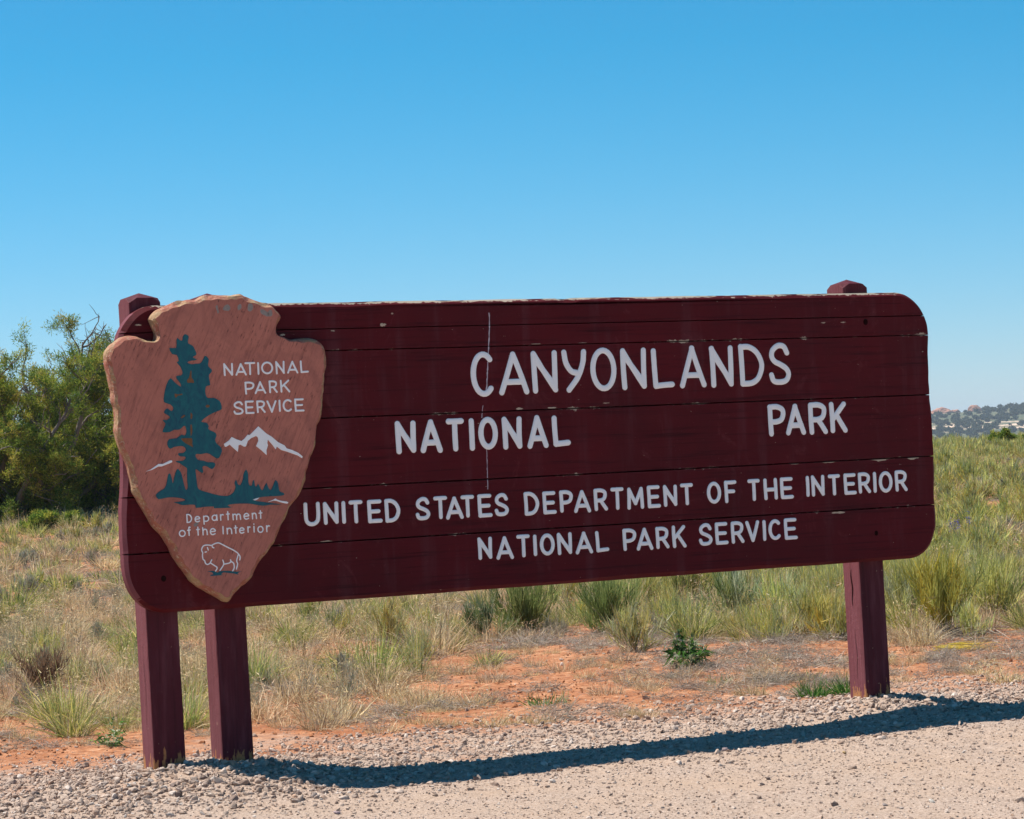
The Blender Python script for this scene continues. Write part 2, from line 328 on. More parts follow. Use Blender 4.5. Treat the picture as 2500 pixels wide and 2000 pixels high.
PLAQUE_TEXT = [
  (0.0041, [('N',0.4186,0.4611,1.5402,1.5924),('A',0.4689,0.5178,1.5403,1.5907),('T',0.5097,0.5556,1.5417,1.594),('I',0.5637,0.5726,1.5419,1.5931),('O',0.58,0.6323,1.5427,1.5946),('N',0.6407,0.6835,1.5411,1.595),('A',0.6915,0.7403,1.5426,1.5941),('L',0.7475,0.7862,1.5423,1.5945)]),
  (0.0041, [('P',0.5053,0.5486,1.4636,1.5161),('A',0.5477,0.598,1.4644,1.5161),('R',0.609,0.6473,1.4663,1.5181),('K',0.6572,0.7011,1.467,1.5189)]),
  (0.0042, [('S',0.454,0.4976,1.3844,1.4391),('E',0.5035,0.5439,1.3859,1.4398),('R',0.5523,0.5914,1.3879,1.4391),('V',0.5963,0.6405,1.3876,1.438),('I',0.6479,0.6578,1.3896,1.4388),('C',0.6652,0.7077,1.3885,1.4404),('E',0.7162,0.7593,1.3876,1.442)]),
  (0.0028, [('D',0.2354,0.2606,0.9641,1.0007),('e',0.2695,0.2945,0.9642,0.9906),('p',0.3054,0.3318,0.9537,0.9903),('a',0.3413,0.3673,0.9657,0.9922),('r',0.3759,0.3941,0.9655,0.9925),('t',0.4023,0.4192,0.9654,1.0027),('m',0.4282,0.4661,0.9644,0.9917),('e',0.4759,0.5016,0.9637,0.992),('n',0.5109,0.534,0.9636,0.9912),('t',0.5406,0.5578,0.9634,0.9992)]),
  (0.0028, [('o',0.2013,0.2308,0.91,0.9389),('f',0.2364,0.2523,0.9125,0.951),('t',0.2742,0.2905,0.9116,0.9482),('h',0.299,0.3233,0.9112,0.9454),('e',0.3312,0.3577,0.9098,0.9392),('I',0.3844,0.3909,0.9111,0.9449),('n',0.4012,0.4268,0.9096,0.9373),('t',0.4328,0.4493,0.9105,0.9457),('e',0.4549,0.4792,0.9091,0.9361),('r',0.4899,0.5049,0.9113,0.9377),('i',0.5165,0.5217,0.9106,0.9476),('o',0.5328,0.5605,0.9078,0.937),('r',0.5696,0.5881,0.9093,0.9377)]),
]
TREE = [(0.2654,1.7124),(0.2804,1.7019),(0.2761,1.6873),(0.2767,1.6749),(0.2942,1.6654),(0.3019,1.6528),(0.3094,1.6333),(0.3042,1.6255),(0.2932,1.619),(0.3095,1.6107),(0.3009,1.6064),(0.2842,1.6052),(0.2696,1.5993),(0.2859,1.5921),(0.3051,1.5938),(0.3219,1.5945),(0.3332,1.6067),(0.3411,1.6212),(0.3484,1.6228),(0.3598,1.6105),(0.3565,1.5925),(0.3572,1.5811),(0.3698,1.5683),(0.3693,1.5581),(0.358,1.547),(0.3584,1.5311),(0.361,1.5084),(0.3572,1.5051),(0.3426,1.501),(0.3393,1.4818),(0.342,1.4636),(0.3512,1.4554),(0.3729,1.4558),(0.3894,1.4484),(0.402,1.4355),(0.4048,1.4093),(0.3847,1.4009),(0.3627,1.3926),(0.3381,1.3799),(0.3157,1.3626),(0.3371,1.3584),(0.3462,1.3478),(0.3474,1.3414),(0.3447,1.3328),(0.357,1.3248),(0.3739,1.3165),(0.3779,1.3033),(0.3714,1.2883),(0.3787,1.2717),(0.3931,1.2592),(0.3981,1.2426),(0.384,1.2149),(0.368,1.2167),(0.3502,1.2294),(0.3321,1.2367),(0.309,1.2333),(0.2908,1.2352),(0.2859,1.2278),(0.2955,1.2122),(0.317,1.2081),(0.3373,1.2007),(0.358,1.1998),(0.368,1.1917),(0.3615,1.1779),(0.3498,1.1723),(0.3342,1.1823),(0.3206,1.1862),(0.3123,1.1812),(0.3161,1.1647),(0.3101,1.1585),(0.2967,1.1667),(0.2834,1.1749),(0.2855,1.1466),(0.2876,1.1184),(0.2934,1.0953),(0.3294,1.0817),(0.3747,1.0675),(0.4138,1.0634),(0.4327,1.0723),(0.4412,1.0806),(0.4478,1.0977),(0.4439,1.1131),(0.4527,1.1258),(0.4588,1.1081),(0.4691,1.1043),(0.4806,1.1267),(0.4839,1.1462),(0.4964,1.1653),(0.5048,1.1452),(0.5045,1.1146),(0.5084,1.1002),(0.5178,1.1009),(0.5221,1.1171),(0.5292,1.1201),(0.5317,1.098),(0.5374,1.0956),(0.546,1.105),(0.5545,1.086),(0.5623,1.078),(0.5713,1.094),(0.5813,1.1077),(0.5865,1.0932),(0.5963,1.0774),(0.6063,1.0901),(0.6194,1.1169),(0.6316,1.1021),(0.6349,1.0722),(0.6521,1.0637),(0.6552,1.0548),(0.6303,1.0516),(0.5833,1.0517),(0.5504,1.0501),(0.5197,1.0439),(0.5357,1.0366),(0.5705,1.0304),(0.6055,1.0243),(0.6416,1.0169),(0.6239,1.0167),(0.5934,1.0183),(0.5605,1.0156),(0.5119,1.0257),(0.4794,1.0285),(0.4423,1.0293),(0.4108,1.0254),(0.4277,1.0159),(0.3953,1.0153),(0.3539,1.0164),(0.353,1.023),(0.3152,1.0238),(0.2784,1.0214),(0.2744,1.0335),(0.2472,1.036),(0.2244,1.035),(0.202,1.0426),(0.1864,1.0488),(0.2023,1.0501),(0.2343,1.0539),(0.2211,1.0621),(0.185,1.0682),(0.1533,1.0676),(0.1238,1.0637),(0.1133,1.0815),(0.1321,1.0967),(0.1506,1.1065),(0.1607,1.1287),(0.169,1.1606),(0.1781,1.1613),(0.1839,1.1405),(0.1865,1.1231),(0.1933,1.1487),(0.2037,1.1763),(0.2129,1.178),(0.2235,1.1624),(0.2292,1.1384),(0.2347,1.11),(0.2397,1.0958),(0.2469,1.103),(0.246,1.1311),(0.2462,1.1614),(0.2471,1.1808),(0.2317,1.1912),(0.2185,1.2015),(0.2018,1.2077),(0.2099,1.2116),(0.2303,1.2107),(0.2433,1.2199),(0.2402,1.2265),(0.2209,1.2284),(0.2123,1.2374),(0.2182,1.2426),(0.2341,1.2419),(0.2459,1.2522),(0.2419,1.2632),(0.2263,1.2693),(0.1988,1.2661),(0.1804,1.2603),(0.1699,1.2769),(0.1777,1.2982),(0.2096,1.3013),(0.2306,1.3145),(0.2441,1.3107),(0.2516,1.3234),(0.2501,1.3408),(0.2436,1.3486),(0.2247,1.3342),(0.202,1.3339),(0.1835,1.326),(0.153,1.3272),(0.1619,1.3484),(0.166,1.3613),(0.1548,1.3752),(0.1713,1.3746),(0.1859,1.3831),(0.1792,1.3923),(0.1631,1.4019),(0.166,1.413),(0.1782,1.4205),(0.1942,1.4087),(0.2014,1.4208),(0.1907,1.4347),(0.164,1.4457),(0.1666,1.476),(0.1778,1.5139),(0.1956,1.5393),(0.2114,1.5242),(0.2366,1.5042),(0.2349,1.519),(0.2214,1.5351),(0.2208,1.5476),(0.2411,1.5492),(0.2464,1.5615),(0.238,1.5843),(0.2245,1.6005),(0.2331,1.607),(0.2259,1.6298),(0.2071,1.6336),(0.1964,1.6587),(0.2248,1.658),(0.2274,1.6884),(0.2326,1.6973),(0.2428,1.6881),(0.2523,1.6879),(0.2542,1.7014)]
TREE_GAPS = [[(0.28,1.5674),(0.2846,1.5627),(0.2835,1.5401),(0.2913,1.5286),(0.292,1.5172),(0.2801,1.5187),(0.2658,1.518),(0.2627,1.5294),(0.2715,1.5382)],[(0.2093,1.478),(0.2233,1.4742),(0.2401,1.477),(0.241,1.4714),(0.223,1.4686),(0.212,1.4599)],[(0.3366,1.4252),(0.3452,1.4299),(0.3546,1.4246),(0.3495,1.418),(0.3387,1.4184)],[(0.2309,1.3826),(0.2432,1.3923),(0.2502,1.3898),(0.2427,1.3822),(0.2331,1.3791)],[(0.2721,1.3992),(0.2768,1.3979),(0.2807,1.3887),(0.2769,1.3753),(0.271,1.3755)],[(0.2688,1.3509),(0.2757,1.3506),(0.2767,1.3246),(0.2715,1.3096),(0.268,1.3098)],[(0.2275,1.2962),(0.2368,1.3006),(0.2664,1.2994),(0.2711,1.301),(0.2756,1.29),(0.274,1.277),(0.2772,1.2618),(0.265,1.2688),(0.2472,1.2781)]]
SNOW = [[(0.5571,1.3358),(0.5908,1.3049),(0.6125,1.2919),(0.6385,1.2689),(0.6661,1.2546),(0.675,1.2421),(0.6983,1.2345),(0.7238,1.2224),(0.7421,1.2073),(0.7393,1.199),(0.7208,1.2104),(0.6952,1.2203),(0.672,1.229),(0.651,1.2354),(0.6317,1.2505),(0.6265,1.2397),(0.6143,1.2567),(0.5943,1.2806),(0.5925,1.2664),(0.5951,1.2575),(0.5876,1.238),(0.5866,1.2183),(0.5642,1.239),(0.5428,1.2563),(0.5538,1.2767),(0.5526,1.2899),(0.5459,1.2963),(0.5245,1.2888),(0.51,1.2784),(0.5008,1.2569),(0.4926,1.2551),(0.4767,1.2645),(0.4697,1.2626),(0.4649,1.2361),(0.4482,1.2504),(0.4316,1.2663),(0.4161,1.2582),(0.4104,1.2596),(0.4063,1.2706),(0.4289,1.2839),(0.4412,1.2976),(0.4593,1.2881),(0.4821,1.2796),(0.4941,1.2878),(0.5089,1.3036),(0.5181,1.3022),(0.5352,1.3169)],[(0.0767,1.1745),(0.0955,1.1822),(0.1303,1.2032),(0.1483,1.2025),(0.1783,1.2151),(0.1874,1.2148),(0.1881,1.2072),(0.1754,1.2023),(0.1433,1.1919),(0.1298,1.1925),(0.1044,1.1807)],[(0.5185,1.0429),(0.5339,1.0476),(0.548,1.0495),(0.5359,1.0409),(0.5265,1.0392)],[(0.5822,1.0298),(0.6014,1.0366),(0.6158,1.0431),(0.6226,1.0377),(0.6388,1.0325),(0.6646,1.0279),(0.6714,1.0231),(0.6653,1.019),(0.6455,1.0233),(0.62,1.0323),(0.6083,1.034)]]
BISON = [[(0.3342,0.813),(0.3258,0.8),(0.3152,0.7958),(0.3077,0.8011),(0.3043,0.8124),(0.2981,0.8176),(0.2963,0.8336),(0.298,0.8433),(0.2938,0.8534),(0.2978,0.8654),(0.3072,0.8722),(0.3227,0.8725),(0.3356,0.8705),(0.3489,0.8759),(0.3646,0.8787),(0.3774,0.8735),(0.4028,0.8593),(0.4283,0.8455),(0.446,0.8321),(0.4545,0.818),(0.4527,0.8058)],[(0.3382,0.8692),(0.3399,0.8629),(0.3455,0.8601)],[(0.3284,0.8011),(0.3398,0.793),(0.3536,0.7836),(0.3551,0.7774),(0.349,0.768)],[(0.3809,0.809),(0.3842,0.7965),(0.3811,0.7868),(0.3672,0.7693)],[(0.384,0.7928),(0.405,0.7952),(0.4144,0.8008),(0.4135,0.8082)],[(0.4145,0.802),(0.4259,0.7939),(0.4277,0.7766),(0.4205,0.7635)],[(0.4471,0.8271),(0.4411,0.8102),(0.4393,0.8005),(0.4427,0.7904),(0.4365,0.7699)],[(0.3184,0.863),(0.3218,0.853)],[(0.3085,0.8452),(0.3137,0.8461)]]
BISON_GRASS = [(0.3114,0.7691),(0.3386,0.7698),(0.3565,0.7613),(0.3671,0.7668),(0.4036,0.7658),(0.4347,0.7601),(0.4557,0.7601),(0.4409,0.7524),(0.4445,0.746),(0.4265,0.752),(0.3798,0.7599),(0.3717,0.753),(0.378,0.7489),(0.3272,0.7485),(0.3235,0.7524),(0.338,0.7564),(0.3331,0.7628)]
PLAQUE = [(0.1288,1.7742),(0.1441,1.7988),(0.1684,1.8141),(0.2071,1.8293),(0.2457,1.8423),(0.2939,1.8506),(0.3225,1.8479),(0.357,1.8656),(0.3811,1.8652),(0.4294,1.8659),(0.478,1.866),(0.4976,1.8703),(0.5122,1.8701),(0.5456,1.8536),(0.5892,1.8414),(0.6084,1.8319),(0.6376,1.8268),(0.6567,1.8126),(0.6754,1.7915),(0.686,1.7752),(0.6791,1.7637),(0.6632,1.7433),(0.657,1.7157),(0.666,1.6994),(0.6904,1.6919),(0.7147,1.6821),(0.7446,1.6837),(0.7846,1.6852),(0.8145,1.6836),(0.8368,1.6794),(0.8585,1.6603),(0.8724,1.6367),(0.8698,1.6041),(0.8705,1.5669),(0.8621,1.5299),(0.8578,1.4928),(0.853,1.4465),(0.8482,1.4001),(0.8414,1.3632),(0.8198,1.3315),(0.8103,1.2901),(0.8109,1.2529),(0.7942,1.2165),(0.7834,1.2016),(0.7742,1.165),(0.7629,1.1377),(0.7592,1.1148),(0.7425,1.0786),(0.7182,1.0382),(0.6818,1.0031),(0.6755,0.9758),(0.6491,0.9404),(0.622,0.8913),(0.6133,0.8642),(0.5744,0.8206),(0.5438,0.7949),(0.5174,0.7553),(0.5116,0.7351),(0.4911,0.7159),(0.4561,0.6953),(0.4258,0.6699),(0.41,0.6437),(0.3952,0.6379),(0.3717,0.6508),(0.3437,0.6686),(0.3157,0.6863),(0.2832,0.7088),(0.251,0.7358),(0.2287,0.7688),(0.2065,0.8018),(0.1843,0.8347),(0.1718,0.8716),(0.1409,0.9184),(0.1006,0.9656),(0.0747,1.0164),(0.0532,1.0579),(0.0317,1.0993),(0.027,1.1488),(0.0152,1.1987),(-0.0039,1.2398),(-0.0202,1.2911),(-0.0342,1.3409),(-0.0275,1.3854),(-0.0301,1.4302),(-0.0415,1.4552),(-0.0388,1.4932),(-0.0501,1.5517),(-0.0598,1.5922),(-0.0624,1.637),(-0.0569,1.6547),(-0.0398,1.6745),(-0.0181,1.6896),(0.0083,1.707),(0.0366,1.7131),(0.0739,1.7078),(0.1108,1.6912),(0.1435,1.6859),(0.1512,1.6993),(0.1547,1.7218),(0.1415,1.7446),(0.1328,1.7606)]

# ------------------------------------------------------------------ setting: ground sheet, far hill
def axis(a, b, step, lim, grow):
    m = list(np.arange(a, b+1e-6, step)); s = step; v = m[-1]
    while v < lim: s = min(s*grow, lim*.12); v += s; m.append(v)
    s = step; v = m[0]; pre = []
    while v > -lim: s = min(s*grow, lim*.12); v -= s; pre.append(v)
    return np.array(pre[::-1]+m)
gx = axis(-2.2, 6.2, .033, 4500, 1.10); gy = axis(-4.2, 3.6, .033, 4500, 1.10)
GX, GY = np.meshgrid(gx, gy); GZ = terrain(GX, GY)
n0, n1 = GX.shape; idx = np.arange(n0*n1).reshape(n0, n1)
quads = np.stack([idx[:-1, :-1], idx[:-1, 1:], idx[1:, 1:], idx[1:, :-1]], -1).reshape(-1, 4)
g = obj('ground', fast_mesh('ground', np.stack([GX, GY, GZ], -1).reshape(-1, 3), quads, smooth=True), MAT['ground']); tag(g, kind='structure')

def hill_height(a, d):                                               # bearing (m to the right at the hill) and distance
    ridge = 11.3 + 3.6*sstep(225, 330, a) + 7*(fbm(a*.006+3, d*0+.4, 1)-.5) + 5*sstep(380, 620, a)
    ridge = ridge + 2.5*(fbm(a*.03, d*0, 3)-.5)
    return -10 + (ridge+10)*sstep(1050, 1500, d)*(1-.35*sstep(1560, 2100, d)) + 2.4*(fbm(a*.02, d*.02, 6)-.5)*sstep(1050, 1200, d)
ha = np.linspace(-900, 1100, 260); hd = np.linspace(1000, 2200, 130)
HA, HD = np.meshgrid(ha, hd); HZ = hill_height(HA, HD)
F2 = np.array([math.sin(YAW), math.cos(YAW)]); R2 = np.array([math.cos(YAW), -math.sin(YAW)])
HX = CAM[0]+F2[0]*HD+R2[0]*HA; HY = CAM[1]+F2[1]*HD+R2[1]*HA
n0, n1 = HX.shape; idx = np.arange(n0*n1).reshape(n0, n1)
quads = np.stack([idx[:-1, :-1], idx[:-1, 1:], idx[1:, 1:], idx[1:, :-1]], -1).reshape(-1, 4)
hill = obj('hill', fast_mesh('hill', np.stack([HX, HY, HZ], -1).reshape(-1, 3), quads, smooth=True), MAT['hill']); tag(hill, kind='structure')
def dome(name, a, d, w, h, seed, label):
    bm = bmesh.new(); bmesh.ops.create_icosphere(bm, subdivisions=4, radius=1)
    r = np.random.default_rng(seed); off = r.random(3)*50
    for v in bm.verts:
        p = v.co.copy(); k = .75+.5*float(fbm(p.x*1.8+off[0], p.y*1.8+p.z*2.2+off[1], 2)); p = p*k
        p.z = round(p.z*5)/5*.25+p.z*.75
        v.co = (p.x*w, p.y*w*.6, p.z*h)
    me = bpy.data.meshes.new(name); bm.to_mesh(me); bm.free()
    o = obj(name, me, MAT['redrock'])
    o.location = (CAM[0]+F2[0]*d+R2[0]*a, CAM[1]+F2[1]*d+R2[1]*a, float(hill_height(np.array(a), np.array(d)))-h*.15); o.rotation_euler.z = -YAW
    return tag(o, label, 'rock', 'sandstone domes on the far ridge')

# ------------------------------------------------------------------ the sign
SIGN_W, FACE = 3.8949, -0.018
sign = empty('park_sign', (0, 0, 0))
tag(sign, 'long maroon wooden park entrance sign on three posts with arrowhead plaque at its left end', 'sign')
zb_, zt_ = BOARD_Z[0], BOARD_Z[-1]
RC = dict(tl=.165, tr=.175, bl=.165, br=.155)
def wobble(z, k): return .015*(fbm(z*5.2+k*7.7, k*3.1+.5, 4, 2)-.5)*2 + .004*(vn(z*21, k*5.5, 1)-.5)
def xl(z):
    x = wobble(z, 1)
    if z > zt_-RC['tl']: q = (z-(zt_-RC['tl']))/RC['tl']; x += RC['tl']*(1-math.sqrt(max(0, 1-q*q)))
    if z < zb_+RC['bl']: q = ((zb_+RC['bl'])-z)/RC['bl']; x += RC['bl']*(1-math.sqrt(max(0, 1-q*q)))
    return float(x)
def xr(z):
    x = SIGN_W + wobble(z, 2)
    if z > zt_-RC['tr']: q = (z-(zt_-RC['tr']))/RC['tr']; x -= RC['tr']*(1-math.sqrt(max(0, 1-q*q)))
    if z < zb_+RC['br']: q = ((zb_+RC['br'])-z)/RC['br']; x -= RC['br']*(1-math.sqrt(max(0, 1-q*q)))
    return float(x)
def zsamples(z0, z1):
    s = set(np.linspace(z0, z1, max(4, int((z1-z0)/.012))))
    for r, top in ((.17, True), (.16, False)):
        for a in np.linspace(0, math.pi/2, 22):
            z = zt_-r+r*math.sin(a) if top else zb_+r-r*math.sin(a)
            if z0 < z < z1: s.add(z)
    return sorted(s)
def make_board(k):
    z0, z1 = BOARD_Z[k], BOARD_Z[k+1]; gap = .0018 if k != 4 else .0006
    a = z0+(gap if k > 0 else 0); b = z1-((gap if k != 3 else .0006) if k < 5 else 0)
    if k == 3: b = z1-.0022
    zs = zsamples(a, b); ring = []                                   # (x, z, nx, nz, chamfer)
    nxs = 90
    def edge_n(x, z, side): return (-1, 0) if side == 'l' else (1, 0)
    bot = [(x, a) for x in np.linspace(xl(a), xr(a), nxs)]
    top = [(x, b) for x in np.linspace(xr(b), xl(b), nxs)]
    rt = [(xr(z), z) for z in zs[1:-1]]; lf = [(xl(z), z) for z in zs[1:-1]][::-1]
    P = np.array(bot+rt+top+lf); n = len(P)
    kind = ['b']*len(bot)+['r']*len(rt)+['t']*len(top)+['l']*len(lf)
    P[:, 1] += np.array([0.0022*(float(fbm(p[0]*6, k+.3, 5))-.5)*2 if (q == 'b' and k == 0) or (q == 't' and k == 5) else 0 for p, q in zip(P, kind)])
    nxt = np.roll(P, -1, 0); prv = np.roll(P, 1, 0); t = nxt-prv
    N = np.stack([t[:, 1], -t[:, 0]], 1); N /= np.linalg.norm(N, axis=1)[:, None]+1e-9
    In = P.copy()
    for i in range(n):
        q = kind[i]; outer = q in 'lr' or (q == 'b' and k == 0) or (q == 't' and k == 5)
        x, z = P[i]
        if outer:
            w = .018*(.55+.75*float(fbm(x*2.1+z*3.3, z*4+k, 6, 2)))
            if q == 't' and 1.98 < x < 2.06: w = .018+.012*(1-abs(x-2.02)/.04)
            In[i] = P[i]-N[i]*min(w, .020)
        if q == 'b' and k > 0: In[i, 1] = a+.0012
        if q == 't' and k < 5: In[i, 1] = b-.0012
        if q in 'lr' or i in (0, nxs-1): In[i, 1] = min(max(In[i, 1], a+.0012 if k > 0 else -9), b-.0012 if k < 5 else 9)
        if i in (0, nxs-1) and k > 0: In[i, 0] = P[i, 0]+(.014 if i == 0 else -.014)
    jl = len(bot)+len(rt)
    if k < 5: In[jl, 0] = P[jl, 0]-.014; In[jl+nxs-1, 0] = P[jl+nxs-1, 0]+.014
    yf = FACE+.0012*(vn(k*3.7, 1.5, 2)-.5)*2
    V = [(p[0], yf, p[1]) for p in In]+[(p[0], 0.0+.002*(float(vn(p[0]*9, p[1]*9, 3))-.5), p[1]) for p in P]+[(p[0], .0412 if (q == 'b' and k > 0) else .042, z0-.0012 if (q == 'b' and k > 0) else z1+.0003 if (q == 't' and k < 5) else p[1]) for p, q in zip(P, kind)]
    F = [(i, n+i, n+(i+1) % n, (i+1) % n) for i in range(n)]+[(n+i, 2*n+i, 2*n+(i+1) % n, n+(i+1) % n) for i in range(n)]
    F = [f[::-1] for f in F]
    if k == 5:                                                       # notch in the top edge
        V = [(v[0], v[1], v[2]-(.009 if abs(v[0]-2.015) < .024 and v[2] > 1.80 else 0)) for v in V]
    tri = tessellate_polygon([[Vector((p[0], p[1], 0)) for p in In]])
    for f in tri:
        p = [In[j] for j in f]; ar = (p[1][0]-p[0][0])*(p[2][1]-p[0][1])-(p[2][0]-p[0][0])*(p[1][1]-p[0][1])
        F.append(tuple(f) if ar > 0 else tuple(f[::-1]))
    tri = tessellate_polygon([[Vector((p[0], p[1], 0)) for p in P]])
    for f in tri:
        p = [P[j] for j in f]; ar = (p[1][0]-p[0][0])*(p[2][1]-p[0][1])-(p[2][0]-p[0][0])*(p[1][1]-p[0][1])
        F.append(tuple(2*n+j for j in (f if ar < 0 else f[::-1])))
    return poly_obj('board', V, F, MAT['board'], sign)
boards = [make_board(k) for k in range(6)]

def make_post(x0, w=.1345, y0=.046, top=1.89, shear=-.022):
    r = .007
    def ring(z, ins=0):
        s = shear*max(z, 0)/1.85; q = []
        for cx, cy, a0 in ((x0+w-r, y0+w-r, 0), (x0+r, y0+w-r, 90), (x0+r, y0+r, 180), (x0+w-r, y0+r, 270)):
            for a in (0, 45, 90):
                t = math.radians(a0+a); q.append((cx+s+r*math.cos(t)+.0016*(float(vn(z*14, a0*.1+a*.01, 1))-.5), cy+r*math.sin(t), z))
        return q
    zs = list(np.linspace(-.35, top-.042, 40)); V = []; F = []
    for z in zs: V += ring(z)
    m = 12
    for i in range(len(zs)-1):
        for j in range(m): F.append((i*m+j, i*m+(j+1) % m, (i+1)*m+(j+1) % m, (i+1)*m+j))
    s = shear; b0 = (len(zs)-1)*m
    cap = []
    c = (x0+w/2+s, y0+w/2)
    # each face rises to a flat clipped gable, four facets run up to the peak
    mids = []
    for (ax, ay), (bx, by) in (((x0, y0), (x0+w, y0)), ((x0+w, y0), (x0+w, y0+w)), ((x0+w, y0+w), (x0, y0+w)), ((x0, y0+w), (x0, y0))):
        mids.append([(ax+(bx-ax)*t+s, ay+(by-ay)*t, top-.023) for t in (.26, .76)])
    base = len(V)
    for a, b in mids: V += [a, b]
    V.append((c[0], c[1], top)); pk = len(V)-1
    # ring index corners: order in ring(): ne(0..2) nw(3..5) sw(6..8) se(9..11)
    corner = {'sw': (b0+6, b0+7, b0+8), 'se': (b0+9, b0+10, b0+11), 'ne': (b0+0, b0+1, b0+2), 'nw': (b0+3, b0+4, b0+5)}
    S, E_, N_, W_ = [(base+2*i, base+2*i+1) for i in range(4)]
    F.append((corner['sw'][2], corner['se'][0], S[1], S[0])); F.append((corner['se'][2], corner['ne'][0], E_[1], E_[0]))
    F.append((corner['ne'][2], corner['nw'][0], N_[1], N_[0])); F.append((corner['nw'][2], corner['sw'][0], W_[1], W_[0]))
    for a, k, b in ((S[1], 'se', E_[0]), (E_[1], 'ne', N_[0]), (N_[1], 'nw', W_[0]), (W_[1], 'sw', S[0])):
        p, q, r_ = corner[k]; F += [(p, q, a), (q, r_, b), (q, b, a), (a, b, pk)]
    for a, b in (S, E_, N_, W_): F.append((a, b, pk))
    return poly_obj('post', V, F, MAT['post'], sign)
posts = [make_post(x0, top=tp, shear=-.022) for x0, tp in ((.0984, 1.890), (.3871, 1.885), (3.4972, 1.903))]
def split(post, x0, y, z0, z1, w):                                   # drying crack in the left side of a post
    zz = np.linspace(z0, z1, 12); L = []; Rr = []
    for i, z in enumerate(zz):
        k = w*math.sin(math.pi*i/11)**.6; yy = y+.004*math.sin(i*.9); xx = x0-.022*z/1.85-.0016
        L.append((xx, yy-k, z)); Rr.append((xx, yy+k, z))
    poly_obj('drying_crack', L+Rr, [(i, i+1, 13+i, 12+i) for i in range(11)], MAT['hole'], post)
split(posts[2], 3.4972, .112, .40, .585, .0035); split(posts[2], 3.4972, .105, .06, .33, .0012); split(posts[0], .0984, .10, .12, .5, .0011)

def disc(name, x, z, y, r, mat, parent, n=18):
    V = [(x+r*math.cos(2*math.pi*i/n), y, z+r*1.15*math.sin(2*math.pi*i/n)) for i in range(n)]
    V += [(x+.75*(v[0]-x), y-.0012, z+.75*(v[2]-z)) for v in V]
    F = [(i, (i+1) % n, n+(i+1) % n, n+i) for i in range(n)]+[tuple(range(n, 2*n))]
    return poly_obj(name, V, F, mat, parent)
disc('bolt_hole', 3.546, 1.700, FACE-.0008, .0125, MAT['hole'], boards[4]); disc('bolt_hole', 3.548, .739, FACE-.0018, .010, MAT['hole'], boards[0]); disc('bolt_hole', .149, .749, FACE-.0018, .011, MAT['hole'], boards[0])

# routed lettering: round-ended strokes with a soft crown
def crom(pts, n=6, closed=False):
    P = [np.array(p, float) for p in pts]
    if len(P) < 3: return P
    out = []; L = len(P); rngi = range(L if closed else L-1)
    for i in rngi:
        p1, p2 = P[i], P[(i+1) % L]; p0 = P[(i-1) % L] if closed or i > 0 else 2*p1-p2; p3 = P[(i+2) % L] if closed or i < L-2 else 2*p2-p1
        for t in np.linspace(0, 1, n, endpoint=False):
            out.append(.5*((2*p1)+(-p0+p2)*t+(2*p0-5*p1+4*p2-p3)*t*t+(-p0+3*p1-3*p2+p3)*t**3))
    out.append(P[0] if closed else P[-1]); return out
def stroke_geo(pts, hw, h, y, V, F, closed=False, wob=0.0):
    P = np.array(pts); n = len(P)
    T = np.zeros_like(P)
    for i in range(n):
        a = P[(i-1) % (n-1)] if closed else P[max(i-1, 0)]; b = P[(i+1) % (n-1)] if closed else P[min(i+1, n-1)]
        T[i] = b-a; T[i] /= np.linalg.norm(T[i])+1e-9
    secs = []
    if not closed:
        for a in (80, 60, 35, 15): secs.append((P[0]-T[0]*hw*math.sin(math.radians(a)), T[0], math.cos(math.radians(a))))
    for i in range(n): secs.append((P[i], T[i], 1.0))
    if not closed:
        for a in (15, 35, 60, 80): secs.append((P[-1]+T[-1]*hw*math.sin(math.radians(a)), T[-1], math.cos(math.radians(a))))
    b0 = len(V); prof = [(-1, .0), (-.86, .72), (-.45, .96), (0, 1.), (.45, .96), (.86, .72), (1, .0)]
    for c, t, s in secs:
        nn = np.array([t[1], -t[0]]); k = s*hw*(1+wob*(random.random()-.5))
        for u, v in prof: q = c+nn*u*k; V.append((q[0], y-h*v*(s**.5)+.0003, q[1]))
    m = len(prof)
    for i in range(len(secs)-1):
        for j in range(m-1): F.append((b0+i*m+j, b0+(i+1)*m+j, b0+(i+1)*m+j+1, b0+i*m+j+1))
    if not closed:
        F.append(tuple(b0+j for j in range(m))); e = b0+(len(secs)-1)*m; F.append(tuple(e+m-1-j for j in range(m)))
def arc(cx, cy, rx, ry, a0, a1, n=16): return [(cx+rx*math.cos(math.radians(a)), cy+ry*math.sin(math.radians(a))) for a in np.linspace(a0, a1, n)]
